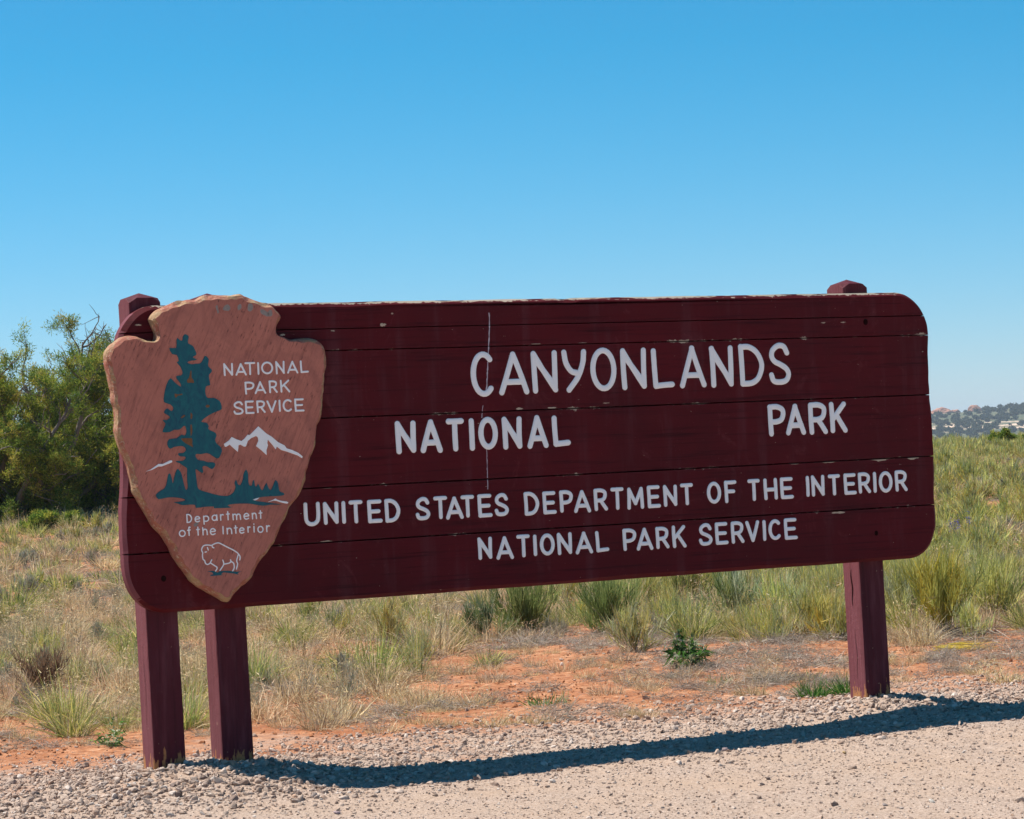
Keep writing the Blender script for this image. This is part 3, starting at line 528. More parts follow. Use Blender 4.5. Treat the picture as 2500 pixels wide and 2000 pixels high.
G = {
 'A': [[(0, 0), (.5, 1)], [(.5, 1), (1, 0)], [(.17, .27), (.84, .27)]],
 'N': [[(.05, 0), (.02, 1)], [(.02, 1), (.95, .02)], [(.95, .02), (.98, 1)], [(.08, .86), (.92, .12)]],
 'C': [arc(.55, .5, .55, .5, 48, 312, 24)], 'O': ['c', arc(.5, .5, .5, .5, 0, 360, 30)],
 'L': [[(.02, 1), (.08, .02)], [(.08, .02), (1, .05)]], 'I': [[(.5, 0), (.5, 1)]], 'T': [[(0, 1), (1, 1)], [(.5, 1), (.5, 0)]],
 'D': [[(.0, 1), (.03, 0)], crom([(0, 1), (.42, .99), (.8, .82), (1, .5), (.83, .17), (.5, .02), (.03, 0)], 5)],
 'S': [crom([(.95, .80), (.78, .97), (.45, 1), (.13, .88), (.06, .71), (.22, .57), (.55, .48), (.88, .36), (1, .2), (.83, .04), (.45, 0), (.12, .04), (0, .2)], 4)],
 'P': [[(.02, 1), (.05, 0)], crom([(.02, 1), (.55, 1), (.92, .9), (1, .73), (.85, .52), (.5, .44), (.06, .44)], 5)],
 'R': [[(.02, 1), (.05, 0)], crom([(.02, 1), (.55, 1), (.9, .9), (.95, .73), (.82, .54), (.5, .46), (.06, .46)], 5), [(.5, .46), (1, 0)]],
 'K': [[(.02, 1), (.06, 0)], [(.95, 1), (.08, .42)], [(.38, .60), (1, 0)]],
 'U': [crom([(0, 1), (0, .45), (.06, .15), (.3, 0), (.65, .0), (.92, .15), (1, .45), (1, 1)], 4)],
 'E': [[(.02, 1), (.05, 0)], [(.02, 1), (.95, 1)], [(.04, .5), (.85, .5)], [(.05, 0), (1, 0)]],
 'F': [[(.02, 1), (.05, 0)], [(.02, 1), (1, 1)], [(.04, .52), (.82, .52)]],
 'M': [[(.02, 0), (.06, 1)], [(.06, 1), (.5, .22)], [(.5, .22), (.94, 1)], [(.94, 1), (.98, 0)]],
 'H': [[(.02, 1), (.05, 0)], [(.96, 1), (.98, 0)], [(.04, .47), (.97, .47)]], 'V': [[(0, 1), (.5, 0)], [(.5, 0), (1, 1)]],
 'Y': [crom([(0.02, 1), (.1, .72), (.34, .5), (.66, .44)], 6), crom([(1, 1), (.93, .7), (.66, .33), (.2, 0)], 6)],
 'e': [crom([(.04, .52), (.95, .56), (.9, .82), (.55, 1), (.15, .85), (0, .5), (.15, .13), (.5, 0), (.92, .12)], 4)],
 'p': [[(.02, 1), (.06, 0)], crom([(.03, .9), (.4, 1), (.85, .92), (1, .66), (.85, .42), (.45, .33), (.04, .42)], 4)],
 'a': ['c', crom([(.95, .55), (.8, .9), (.45, 1), (.1, .8), (0, .5), (.12, .15), (.45, 0), (.8, .12)], 4, True), [(.95, 1), (1, 0)]],
 'r': [[(.05, 1), (.08, 0)], crom([(.06, .6), (.3, .9), (.65, 1), (1, .95)], 4)],
 't': [[(.48, 1), (.52, 0)], [(0, .70), (1, .72)]],
 'm': [[(.02, 1), (.05, 0)], crom([(.03, .7), (.2, .98), (.42, .9), (.5, .6), (.5, 0)], 4), crom([(.5, .65), (.66, .98), (.9, .9), (.98, .6), (1, 0)], 4)],
 'n': [[(.04, 1), (.07, 0)], crom([(.05, .65), (.35, .98), (.75, .95), (.95, .65), (1, 0)], 4)],
 'o': ['c', arc(.5, .5, .5, .5, 0, 360, 26)], 'f': [crom([(1, .95), (.75, 1), (.52, .88), (.5, .6), (.52, 0)], 4), [(0, .62), (.98, .65)]],
 'h': [[(.03, 1), (.07, 0)], crom([(.05, .5), (.35, .75), (.75, .72), (.95, .5), (1, 0)], 4)],
 'i': [[(.5, .70), (.55, 0)], [(.5, .98), (.5, 1)]]}
def letter(ch, x0, x1, z0, z1, hw, y, h, parent):
    V = []; F = []; bx0, bx1, bz0, bz1 = x0+hw, x1-hw, z0+hw, z1-hw
    if bx1 <= bx0: bx0 = bx1 = (x0+x1)/2
    closed = False; j = 0
    for st in G[ch]:
        if isinstance(st, str): closed = True; continue
        jit = np.array([random.uniform(-.012, .012), random.uniform(-.008, .008)])
        pts = [(bx0+(bx1-bx0)*(p[0]+jit[0]*(bx1 > bx0)), bz0+(bz1-bz0)*(p[1]+jit[1])) for p in st]
        if closed: pts[-1] = pts[0]
        if not closed and len(pts) == 2:
            a, b = np.array(pts[0]), np.array(pts[1]); nrm = np.array([b[1]-a[1], a[0]-b[0]])*random.uniform(-.012, .012)
            pts = [a+(b-a)*t+nrm*math.sin(math.pi*t) for t in np.linspace(0, 1, 9)]
        stroke_geo(pts, hw, h*(1-.06*j), y, V, F, closed, .05); closed = False; j += 1
    return poly_obj('letter', V, F, MAT['white'], parent, True)
for row, k in zip(SIGN_TEXT, (3, 2, 2, 1, 1, 1, 0, 0, 0)):
    for ch, a, b, c, d in row[1]: letter(ch, a, b, c, d, row[0], FACE-.0011, .0040, boards[k])

# pale drip running down the boards
for (z0, z1), k in (((1.774, 1.725), 5), ((1.720, 1.637), 4), ((1.632, 1.452), 3), ((1.385, 1.362), 3), ((1.353, 1.335), 2), ((1.20, 1.082), 2), ((1.072, 1.034), 1)):
    zz = np.array([1.774, 1.73, 1.635, 1.463, 1.378, 1.3, 1.196, 1.032])[::-1]; xx = np.array([1.639, 1.639, 1.630, 1.612, 1.588, 1.577, 1.598, 1.595])[::-1]
    pts = [(float(np.interp(z, zz, xx))+random.uniform(-.0007, .0007), z) for z in np.linspace(z0, z1, max(4, int((z0-z1)/.008)))]
    V = []; F = []; stroke_geo(pts, .0023 if z0 > 1.4 else .0016, .0009, FACE-.0012, V, F, False, .9); poly_obj('dried_drip', V, F, MAT['drip'], boards[k])

# flakes of paint gone from the boards, bare wood showing
MAT['flake'] = mat_simple('bare_wood_flake', (.34, .26, .19), (.62, .50, .37), 160, .85, .15, .6)
for x, z, w, h in [(3.314,1.0747,0.0447,0.0066),(3.588,1.074,0.0489,0.0094),(3.765,1.0739,0.0362,0.0104),(3.128,1.0718,0.0277,0.0028),(1.146,1.735,0.0149,0.0075),(1.191,1.78,0.0064,0.0038),(0.921,1.7143,0.0096,0.0038),(0.09,1.7544,0.0128,0.0038),(0.848,0.8562,0.0277,0.0038),(3.349,0.8441,0.0362,0.0057),(1.762,1.3664,0.017,0.0047),(1.919,1.3645,0.0234,0.0038),(2.182,1.3766,0.0191,0.0028),(0.701,1.7023,0.0128,0.0038),(0.85,1.075,0.0426,0.0038),(1.106,1.0762,0.0255,0.0028),(1.858,1.6388,0.0255,0.0028),(2.076,1.6372,0.0234,0.0028),(3.697,1.0768,0.0149,0.0038),(3.423,1.7007,0.017,0.0028),(3.317,1.701,0.0128,0.0028)]:
    k = max(i for i in range(6) if BOARD_Z[i] < z); n = 14
    lo, hi = BOARD_Z[k]+.0034, BOARD_Z[k+1]-.0034
    P = [(x+w*math.cos(2*math.pi*i/n)*random.uniform(.6, 1.15), min(max(z+h*math.sin(2*math.pi*i/n)*random.uniform(.35, 1.3), lo), hi)) for i in range(n)]
    V = [(a, FACE-.0019, b) for a, b in P]+[(x, FACE-.0022, sum(b for a, b in P)/n)]
    poly_obj('paint_chip', V, [(i, (i+1) % n, n) for i in range(n)], MAT['flake'], boards[k])

# ------------------------------------------------------------------ arrowhead plaque
AF = -.072
def resample(P, step):
    P = np.array(P+[P[0]]); d = np.linalg.norm(np.diff(P, axis=0), axis=1); s = np.concatenate([[0], np.cumsum(d)])
    t = np.arange(0, s[-1], step); return np.stack([np.interp(t, s, P[:, 0]), np.interp(t, s, P[:, 1])], 1)
ol = resample(PLAQUE, .009)
sm = (np.roll(ol, 1, 0)+np.roll(ol, -1, 0)+2*ol)/4
ol = sm; n = len(ol)
area = .5*np.sum(ol[:, 0]*np.roll(ol[:, 1], -1)-np.roll(ol[:, 0], -1)*ol[:, 1])
if area < 0: ol = ol[::-1].copy()
tn = np.roll(ol, -3, 0)-np.roll(ol, 3, 0); N = np.stack([tn[:, 1], -tn[:, 0]], 1); N /= np.linalg.norm(N, axis=1)[:, None]
s_ = np.arange(n)*.009
bw = .020*(.30+.7*fbm(s_*7, s_*0+1.2, 2, 2)+.75*np.abs((s_*17+1.3*fbm(s_*5, s_*0, 4)) % 1-.5))                          # hand-hewn bevel, uneven
cx_ = (np.roll(ol, 8, 0)+np.roll(ol, -8, 0))/2-ol; conc = np.sum(cx_*N, 1)       # >0 where the outline is hollow
bw = np.clip(bw-np.clip(conc, 0, .02)*.3, .007, .026)
facet = .009*(vn(s_*20, s_*0+.3, 5)-.5)+.004*(vn(s_*60, s_*0+.7, 2)-.5)
R0 = ol+N*facet[:, None]*.6; R1 = ol+N*facet[:, None]; R2_ = ol-N*(bw*.45+facet*.8)[:, None]; R3 = ol-N*bw[:, None]
for _ in range(1): R3 = .5*R3+.25*(np.roll(R3, 1, 0)+np.roll(R3, -1, 0))
Y = [np.full(n, FACE-.002), np.full(n, -.046)+.004*(vn(s_*20, s_*0+4, 3)-.5), np.full(n, -.060)+.010*(vn(s_*16, s_*0+8, 6)-.5), np.full(n, AF)]
V = []; F = []; MI = []
for Rg, y in zip((R0, R1, R2_, R3), Y): V += [(a[0], b, a[1]) for a, b in zip(Rg, y)]
for r in range(3):
    for i in range(n): j = (i+1) % n; F.append((r*n+i, r*n+j, (r+1)*n+j, (r+1)*n+i)); MI.append(1)
for f in tessellate_polygon([[Vector((p[0], p[1], 0)) for p in R3]]):
    p = [R3[j] for j in f]; ar = (p[1][0]-p[0][0])*(p[2][1]-p[0][1])-(p[2][0]-p[0][0])*(p[1][1]-p[0][1])
    F.append(tuple(3*n+j for j in (f if ar > 0 else f[::-1]))); MI.append(0)
for f in tessellate_polygon([[Vector((p[0], p[1], 0)) for p in R0]]): F.append(tuple(f)); MI.append(1)
plaque = poly_obj('arrowhead_plaque', V, F, [MAT['plaque'], MAT['edge']], sign)
plaque.data.polygons.foreach_set('material_index', MI)
plaque['label'] = 'terracotta arrowhead plaque with green tree, snowy mountain and bison'
def inlay(name, P, y, h, mat, rnd=2):
    P = np.array(crom(P, rnd, True)[:-1]) if rnd > 1 else np.array(P)
    ar = .5*np.sum(P[:, 0]*np.roll(P[:, 1], -1)-np.roll(P[:, 0], -1)*P[:, 1])
    if ar < 0: P = P[::-1].copy()
    n = len(P); t = np.roll(P, -1, 0)-np.roll(P, 1, 0); N = np.stack([t[:, 1], -t[:, 0]], 1); N /= np.linalg.norm(N, axis=1)[:, None]+1e-9
    Q = P-N*.0011
    V = [(p[0], y+.0006, p[1]) for p in P]+[(p[0], y-h, p[1]) for p in Q]; F = [(i, (i+1) % n, n+(i+1) % n, n+i) for i in range(n)]
    for f in tessellate_polygon([[Vector((p[0], p[1], 0)) for p in P]]):
        p = [P[j] for j in f]; a = (p[1][0]-p[0][0])*(p[2][1]-p[0][1])-(p[2][0]-p[0][0])*(p[1][1]-p[0][1])
        F.append(tuple(n+j for j in (f if a > 0 else f[::-1])))
    return poly_obj(name, V, F, mat, plaque)
inlay('tree_emblem', TREE, AF, .0024, MAT['teal'])
for P in TREE_GAPS: inlay('bare_wood_patch', P, AF-.0024, .0009, MAT['gap'])
inlay('mountain_emblem', SNOW[0], AF, .0024, MAT['white'], 1); inlay('snow_emblem', SNOW[1], AF, .0022, MAT['white'], 1)
for P in SNOW[2:]: inlay('water_emblem', P, AF-.0025, .0011, MAT['white'], 1)
V = []; F = []
for q, P in enumerate(BISON): stroke_geo(crom(P, 4), .0026, .0017-.0001*q, AF, V, F, False, .12)
poly_obj('bison_emblem', V, F, MAT['white'], plaque, True)
inlay('grass_emblem', BISON_GRASS, AF, .0011, MAT['teal'], 1)
for row in PLAQUE_TEXT:
    for ch, a, b, c, d in row[1]: letter(ch, a, b, c, d, row[0], AF, .0022, plaque)
def gouge(x, z, w, h, rot):
    P = [(x+w*math.cos(a)*math.cos(rot)-h*math.sin(a)*math.sin(rot), z+w*math.cos(a)*math.sin(rot)+h*math.sin(a)*math.cos(rot)) for a in np.linspace(0, 2*math.pi, 11)[:-1]]
    P = [(a+random.uniform(-.002, .002), b+random.uniform(-.002, .002)) for a, b in P]
    inlay('grey_scar', P, AF+.0004, .0006, MAT['scar'], 2)
MAT['scar'] = mat_simple('grey_bare_wood', (.20, .17, .15), (.34, .29, .26), 120, .85, .15, .6)
ztop = lambda x: max([p[1] for p in PLAQUE if abs(p[0]-x) < .05] or [1.8])
for x, w, h, r in ((.405, .006, .018, .1), (.445, .018, .013, .3), (.50, .009, .015, -.4), (.545, .013, .017, -.3), (.605, .022, .011, -.6), (.63, .012, .014, -.3), (.17, .004, .012, -.5)):
    if x > .3: gouge(x, ztop(x)-.040-h, w, h, r)
gouge(.275, .957, .012, .008, .5)

# ------------------------------------------------------------------ plants
def unit(v): return v/(np.linalg.norm(v, axis=-1, keepdims=True)+1e-9)
def blades(roots, dirs, lens, widths, bend, cols, r, levels=4, wig=0.0):
    """tapered strips: one row per blade or stem"""
    n = len(roots); t = np.linspace(0, 1, levels)
    side = unit(np.cross(dirs, unit(r.normal(size=(n, 3))))); hor = dirs.copy(); hor[:, 2] = 0
    P = roots[:, None, :] + dirs[:, None, :]*lens[:, None, None]*t[None, :, None]
    P = P + (hor[:, None, :]*.6*bend[:, None, None] - np.array([0, 0, 1])*bend[:, None, None]*.55)*lens[:, None, None]*(t**2)[None, :, None]
    if wig: P = P + r.normal(size=P.shape)*wig*(lens[:, None, None])*(t > 0)[None, :, None]
    w = widths[:, None]*np.maximum(.12, (1-t[None, :]*.9))
    A = P-side[:, None, :]*w[..., None]*.5; B = P+side[:, None, :]*w[..., None]*.5
    V = np.stack([A, B], 2).reshape(n, levels*2, 3)
    base = (np.arange(n)*levels*2)[:, None]; T = []
    for i in range(levels-1):
        a, b, c, d = 2*i, 2*i+1, 2*i+2, 2*i+3
        T.append(base+np.array([[a, b, d]])); T.append(base+np.array([[a, d, c]]))
    C = np.repeat(cols[:, None, :], levels*2, 1)
    return V.reshape(-1, 3), np.concatenate(T, 0), C.reshape(-1, 3)
def join(parts):
    V, T, C = [], [], []; o = 0
    for v, t, c in parts: V.append(v); T.append(t+o); C.append(c); o += len(v)
    return np.concatenate(V), np.concatenate(T), np.concatenate(C)
def pick(r, pal, n, jit=.18):
    p = np.array(pal); c = p[r.integers(0, len(p), n)]; return np.clip(c*(1+jit*r.normal(size=(n, 1))), .005, 1)
TAN = [(0.625, 0.475, 0.276), (0.75, 0.613, 0.401), (0.5, 0.363, 0.2), (0.688, 0.537, 0.325), (0.401, 0.276, 0.151)]
OLIVE = [(0.26, 0.305, 0.091), (0.351, 0.384, 0.13), (0.468, 0.455, 0.182), (0.169, 0.208, 0.065)]
YGREEN = [(0.451, 0.451, 0.123), (0.588, 0.547, 0.15), (0.328, 0.368, 0.11), (0.683, 0.615, 0.218)]
GOLD = [(0.525, 0.375, 0.056), (0.6, 0.438, 0.088), (0.413, 0.338, 0.075), (0.35, 0.338, 0.094)]
SAGE = [(0.375, 0.4, 0.25), (0.5, 0.512, 0.35), (0.275, 0.312, 0.181)]
GREY = [(0.374, 0.308, 0.242), (0.506, 0.44, 0.374), (0.22, 0.176, 0.143), (0.308, 0.275, 0.209)]
BRIGHT = [(.06, .16, .03), (.10, .22, .045), (.045, .12, .025), (.16, .25, .06)]
def tuft(r, n, h, rad, pal, up=.5, width=.005, bend=.5, wig=.0, levels=4):
    a = r.random(n)*2*np.pi; q = np.sqrt(r.random(n))*rad
    roots = np.stack([q*np.cos(a), q*np.sin(a), np.full(n, -.01)], 1)
    a2 = a+r.normal(size=n)*.7; tilt = np.abs(r.normal(size=n))*up
    d = np.stack([np.sin(tilt)*np.cos(a2), np.sin(tilt)*np.sin(a2), np.cos(tilt)], 1)
    return blades(roots, unit(d), h*r.uniform(.45, 1.1, n), width*r.uniform(.6, 1.4, n), bend*r.uniform(.1, 1, n), pick(r, pal, n), r, levels, wig)
def heads(r, n, h, rad, pal):                                        # seed heads: short flecks near the tips
    a = r.random(n)*2*np.pi; q = np.sqrt(r.random(n))*rad
    roots = np.stack([q*np.cos(a), q*np.sin(a), h*r.uniform(.55, 1.1, n)], 1); d = unit(r.normal(size=(n, 3))+np.array([0, 0, .6]))
    return blades(roots, d, r.uniform(.012, .035, n), r.uniform(.003, .006, n), r.uniform(0, .6, n), pick(r, pal, n), r, 2)
def fan_shrub(r, h, rad, pal, stems=26, per=30, woody=GREY, lean=(0, 0), width=.0066, spread=1.25):
    """broom-like shrub: woody stems fanning from one foot, packed with upright green twigs"""
    parts = []
    a = r.random(stems)*2*np.pi; tl = np.clip(np.abs(r.normal(size=stems))*spread*.6+.05, 0, 1.25)
    d = np.stack([np.sin(tl)*np.cos(a)+lean[0], np.sin(tl)*np.sin(a)+lean[1], np.cos(tl)], 1); d = unit(d)
    L = h*r.uniform(.45, .78, stems); roots = r.normal(size=(stems, 3))*np.array([rad*.10, rad*.10, 0])
    parts.append(blades(roots, d, L, np.full(stems, .008), np.zeros(stems), pick(r, woody, stems), r, 4, .02))
    n = stems*per; k = np.repeat(np.arange(stems), per); t = r.uniform(.30, 1.0, n)
    rt = roots[k]+d[k]*(L[k]*t)[:, None]+r.normal(size=(n, 3))*rad*.045
    dd = unit(d[k]*.6+np.array([0, 0, .55])+r.normal(size=(n, 3))*.26); sc_ = pick(r, pal, stems, .05)
    parts.append(blades(rt, dd, h*r.uniform(.14, .36, n), width*r.uniform(.6, 1.4, n), r.uniform(-.1, .12, n), np.clip(.5*pick(r, pal, n)+.5*sc_[k], .01, 1), r, 4, .012))
    return join(parts)
def dead_mat(r, n, h, rad, pal=GREY):
    a = r.random(n)*2*np.pi; q = np.sqrt(r.random(n))*rad
    roots = np.stack([q*np.cos(a), q*np.sin(a), r.uniform(0, h*.4, n)], 1); d = unit(r.normal(size=(n, 3))*np.array([1, 1, .55])+np.array([0, 0, .45]))
    return blades(roots, d, r.uniform(.3, 1, n)*h*1.3, r.uniform(.002, .005, n), r.uniform(0, .8, n), pick(r, pal, n), r, 4, .06)
def leafy(r, h, rad, n, pal, stemn=9, ls=.035):
    parts = []; a = r.random(stemn)*2*np.pi; tl = r.uniform(.1, 1.25, stemn)
    d = unit(np.stack([np.sin(tl)*np.cos(a), np.sin(tl)*np.sin(a), np.cos(tl)], 1)); L = h*r.uniform(.6, 1.1, stemn)
    parts.append(blades(np.zeros((stemn, 3)), d, L, np.full(stemn, .005), r.uniform(0, .3, stemn), pick(r, [(.20, .24, .09)], stemn), r, 4, .03))
    k = r.integers(0, stemn, n); t = r.uniform(.1, .9, n); rt = d[k]*(L[k]*t)[:, None]+r.normal(size=(n, 3))*.008
    dd = unit(r.normal(size=(n, 3))+np.array([0, 0, .25])); parts.append(blades(rt, dd, ls*r.uniform(.6, 1.5, n), ls*.42*r.uniform(.7, 1.3, n), r.uniform(0, .8, n), pick(r, pal, n), r, 4, .05))
    return join(parts)
def plant(name, px, py, geo, label, cat, group=None, rz=0.0, mat='leaf', dist=None):
    P = at(px, py) if dist is None else at_depth(px, dist)
    V, T, C = geo
    o = obj(name, fast_mesh(name, V, T, C), MAT[mat]); o.location = (P[0], P[1], float(terrain(P[0], P[1]))-.004); o.rotation_euler.z = rz
    return tag(o, label, cat, group)
R_ = lambda s: np.random.default_rng(s)
DEEP = [(.15, .19, .055), (.22, .26, .08), (.11, .14, .042), (.32, .34, .12)]
GS = 'broom-like green shrubs behind the sign'
plant('broom_shrub', 1282, 1548, fan_shrub(R_(11), .50, .34, DEEP+DEEP+OLIVE, 36, 46), 'largest dark green broom-like shrub under the middle of the sign, on orange soil', 'shrub', GS)
plant('broom_shrub', 1186, 1562, fan_shrub(R_(12), .36, .24, DEEP+SAGE, 24, 34, lean=(-.35, 0)), 'smaller green shrub leaning left, left neighbour of the largest broom-like shrub', 'shrub', GS)
plant('broom_shrub', 1492, 1548, fan_shrub(R_(13), .52, .32, DEEP+OLIVE, 32, 42, lean=(-.28, .05)), 'green broom-like shrub leaning left from one thin foot, right of the largest one', 'shrub', GS)
plant('broom_shrub', 1553, 1592, fan_shrub(R_(14), .36, .2, YGREEN+SAGE, 20, 30, lean=(-.05, 0)), 'pale green upright shrub just left of the prickly leafy weed', 'shrub', GS)
plant('broom_shrub', 1668, 1487, fan_shrub(R_(15), .50, .3, DEEP+YGREEN, 24, 34, lean=(.15, 0)), 'olive shrub on a bare woody foot rising behind the prickly leafy weed', 'shrub', GS)
plant('broom_shrub', 1795, 1520, fan_shrub(R_(16), .52, .26, DEEP+SAGE, 26, 36), 'upright grey-green shrub midway between leafy weed and right post', 'shrub', GS)
plant('broom_shrub', 1905, 1530, fan_shrub(R_(27), .46, .26, YGREEN+SAGE, 24, 30), 'loose pale shrub left of the shrub at the right post', 'shrub', GS)
plant('broom_shrub', 2010, 1562, fan_shrub(R_(17), .42, .2, YGREEN+GOLD, 22, 32), 'yellow-green shrub touching the left side of the right post', 'shrub', GS)
plant('broom_shrub', 2215, 1522, fan_shrub(R_(18), .52, .26, SAGE+YGREEN, 26, 34), 'grey-green shrub just right of the right post', 'shrub', GS)
plant('golden_shrub', 2298, 1552, fan_shrub(R_(19), .60, .3, GOLD+GOLD+YGREEN, 34, 48, spread=.8), 'tall golden-yellow stemmed shrub right of the right post', 'shrub')
plant('broom_shrub', 2425, 1515, fan_shrub(R_(28), .50, .3, YGREEN+OLIVE, 26, 34), 'yellow-green shrub right of the golden shrub near the picture edge', 'shrub', GS)
plant('leafy_weed', 1680, 1632, leafy(R_(20), .24, .2, 520, BRIGHT+SAGE[:2]+[(.14, .22, .09)], 18, .042), 'dark green prickly leafy weed on orange soil under the sign', 'weed')
plant('leafy_weed', 275, 1822, leafy(R_(21), .16, .1, 130, BRIGHT+SAGE, 8, .026), 'small green leafy weed at the gravel edge left of the left post', 'weed')
plant('grass_tuft', 470, 1732, tuft(R_(22), 330, .30, .075, YGREEN+GOLD+OLIVE, .55, .004, .6), 'yellow-green grass tuft showing between the two left posts', 'grass tuft')
plant('grass_tuft', 648, 1682, tuft(R_(23), 260, .30, .09, OLIVE+SAGE, .35, .0045, .35), 'stiff green grass tuft right of the second left post', 'grass tuft')
plant('grass_tuft', 1012, 1645, tuft(R_(24), 150, .38, .06, YGREEN+SAGE, .25, .004, .3), 'tall thin grass tuft leaning right on soil left of the shrubs', 'grass tuft')
plant('dry_bush', 108, 1692, join([fan_shrub(R_(25), .32, .24, [(.30, .20, .12), (.24, .15, .09), (.36, .26, .16)], 24, 34), dead_mat(R_(26), 160, .12, .2)]), 'dark brown dry bush at the left, above the gravel', 'bush')
plant('grass_tuft', 226, 1678, tuft(R_(29), 260, .17, .10, OLIVE+DEEP+TAN[:2], .6, .005, .5), 'rounded green grass tuft right of the brown dry bush', 'grass tuft')
for s, px, py, n, h, rad, lab in ((31, 1985, 1700, 240, .125, .07, 'dark green grass tuft in gravel, second from the right post'), (32, 2068, 1694, 230, .135, .055, 'dark green grass tuft touching the foot of the right post'), (33, 1984, 1657, 130, .075, .045, 'small dark green grass tuft set back behind the other two by the right post')):
    plant('green_tuft', px, py, tuft(R_(s), n, h, rad, BRIGHT, .7, .005, .7), lab, 'grass tuft', 'dark green tufts at the right post')
plant('low_weed', 1335, 1722, tuft(R_(34), 170, .10, .10, BRIGHT+SAGE, .9, .006, .6, .05), 'low sprawling green weed on the soil edge below the shrubs', 'weed')
plant('low_weed', 1758, 1672, tuft(R_(35), 110, .09, .07, SAGE+BRIGHT, .8, .005, .6, .05), 'thin grey-green weed on soil right of the prickly leafy weed', 'weed')
plant('low_weed', 975, 1752, tuft(R_(36), 90, .055, .035, BRIGHT, .8, .004, .5), 'tiny green tuft alone on gravel left of centre', 'weed')
plant('straw_bundle', 2318, 1592, blades(np.stack([R_(37).uniform(-.12, .12, 130), R_(38).uniform(-.05, .05, 130), R_(39).uniform(.005, .05, 130)], 1), unit(np.stack([R_(40).normal(.9, .3, 130), R_(41).normal(-.3, .25, 130), R_(42).normal(0, .08, 130)], 1)), R_(43).uniform(.1, .25, 130), np.full(130, .004), R_(44).uniform(0, .15, 130), pick(R_(45), GOLD[:2]+[(.55, .42, .14)], 130), R_(46), 4, .01), 'flattened bundle of yellow straw on soil below the golden shrub', 'straw')
fp = at(2345, 1330); wf = empty('wildflower', tuple(fp)); tag(wf, 'purple wildflower clump in the grass right of the sign', 'flower')
obj('foliage', fast_mesh('foliage', *tuft(R_(47), 90, .30, .08, SAGE+OLIVE, .35, .004, .3)), MAT['leaf'], wf)
for q in range(4):
    o_ = np.array([R_(900+q).normal(0, .07), R_(910+q).normal(0, .07), R_(920+q).uniform(.15, .25)])
    obj('blossom', fast_mesh('blossom', *blades(o_+R_(48+q).normal(size=(40, 3))*np.array([.012, .012, .04]), unit(R_(51+q).normal(size=(40, 3))), np.full(40, .016), np.full(40, .010), np.zeros(40), pick(R_(52+q), [(.16, .14, .36), (.22, .19, .42), (.12, .10, .28)], 40), R_(53+q), 3)), MAT['leaf'], wf)

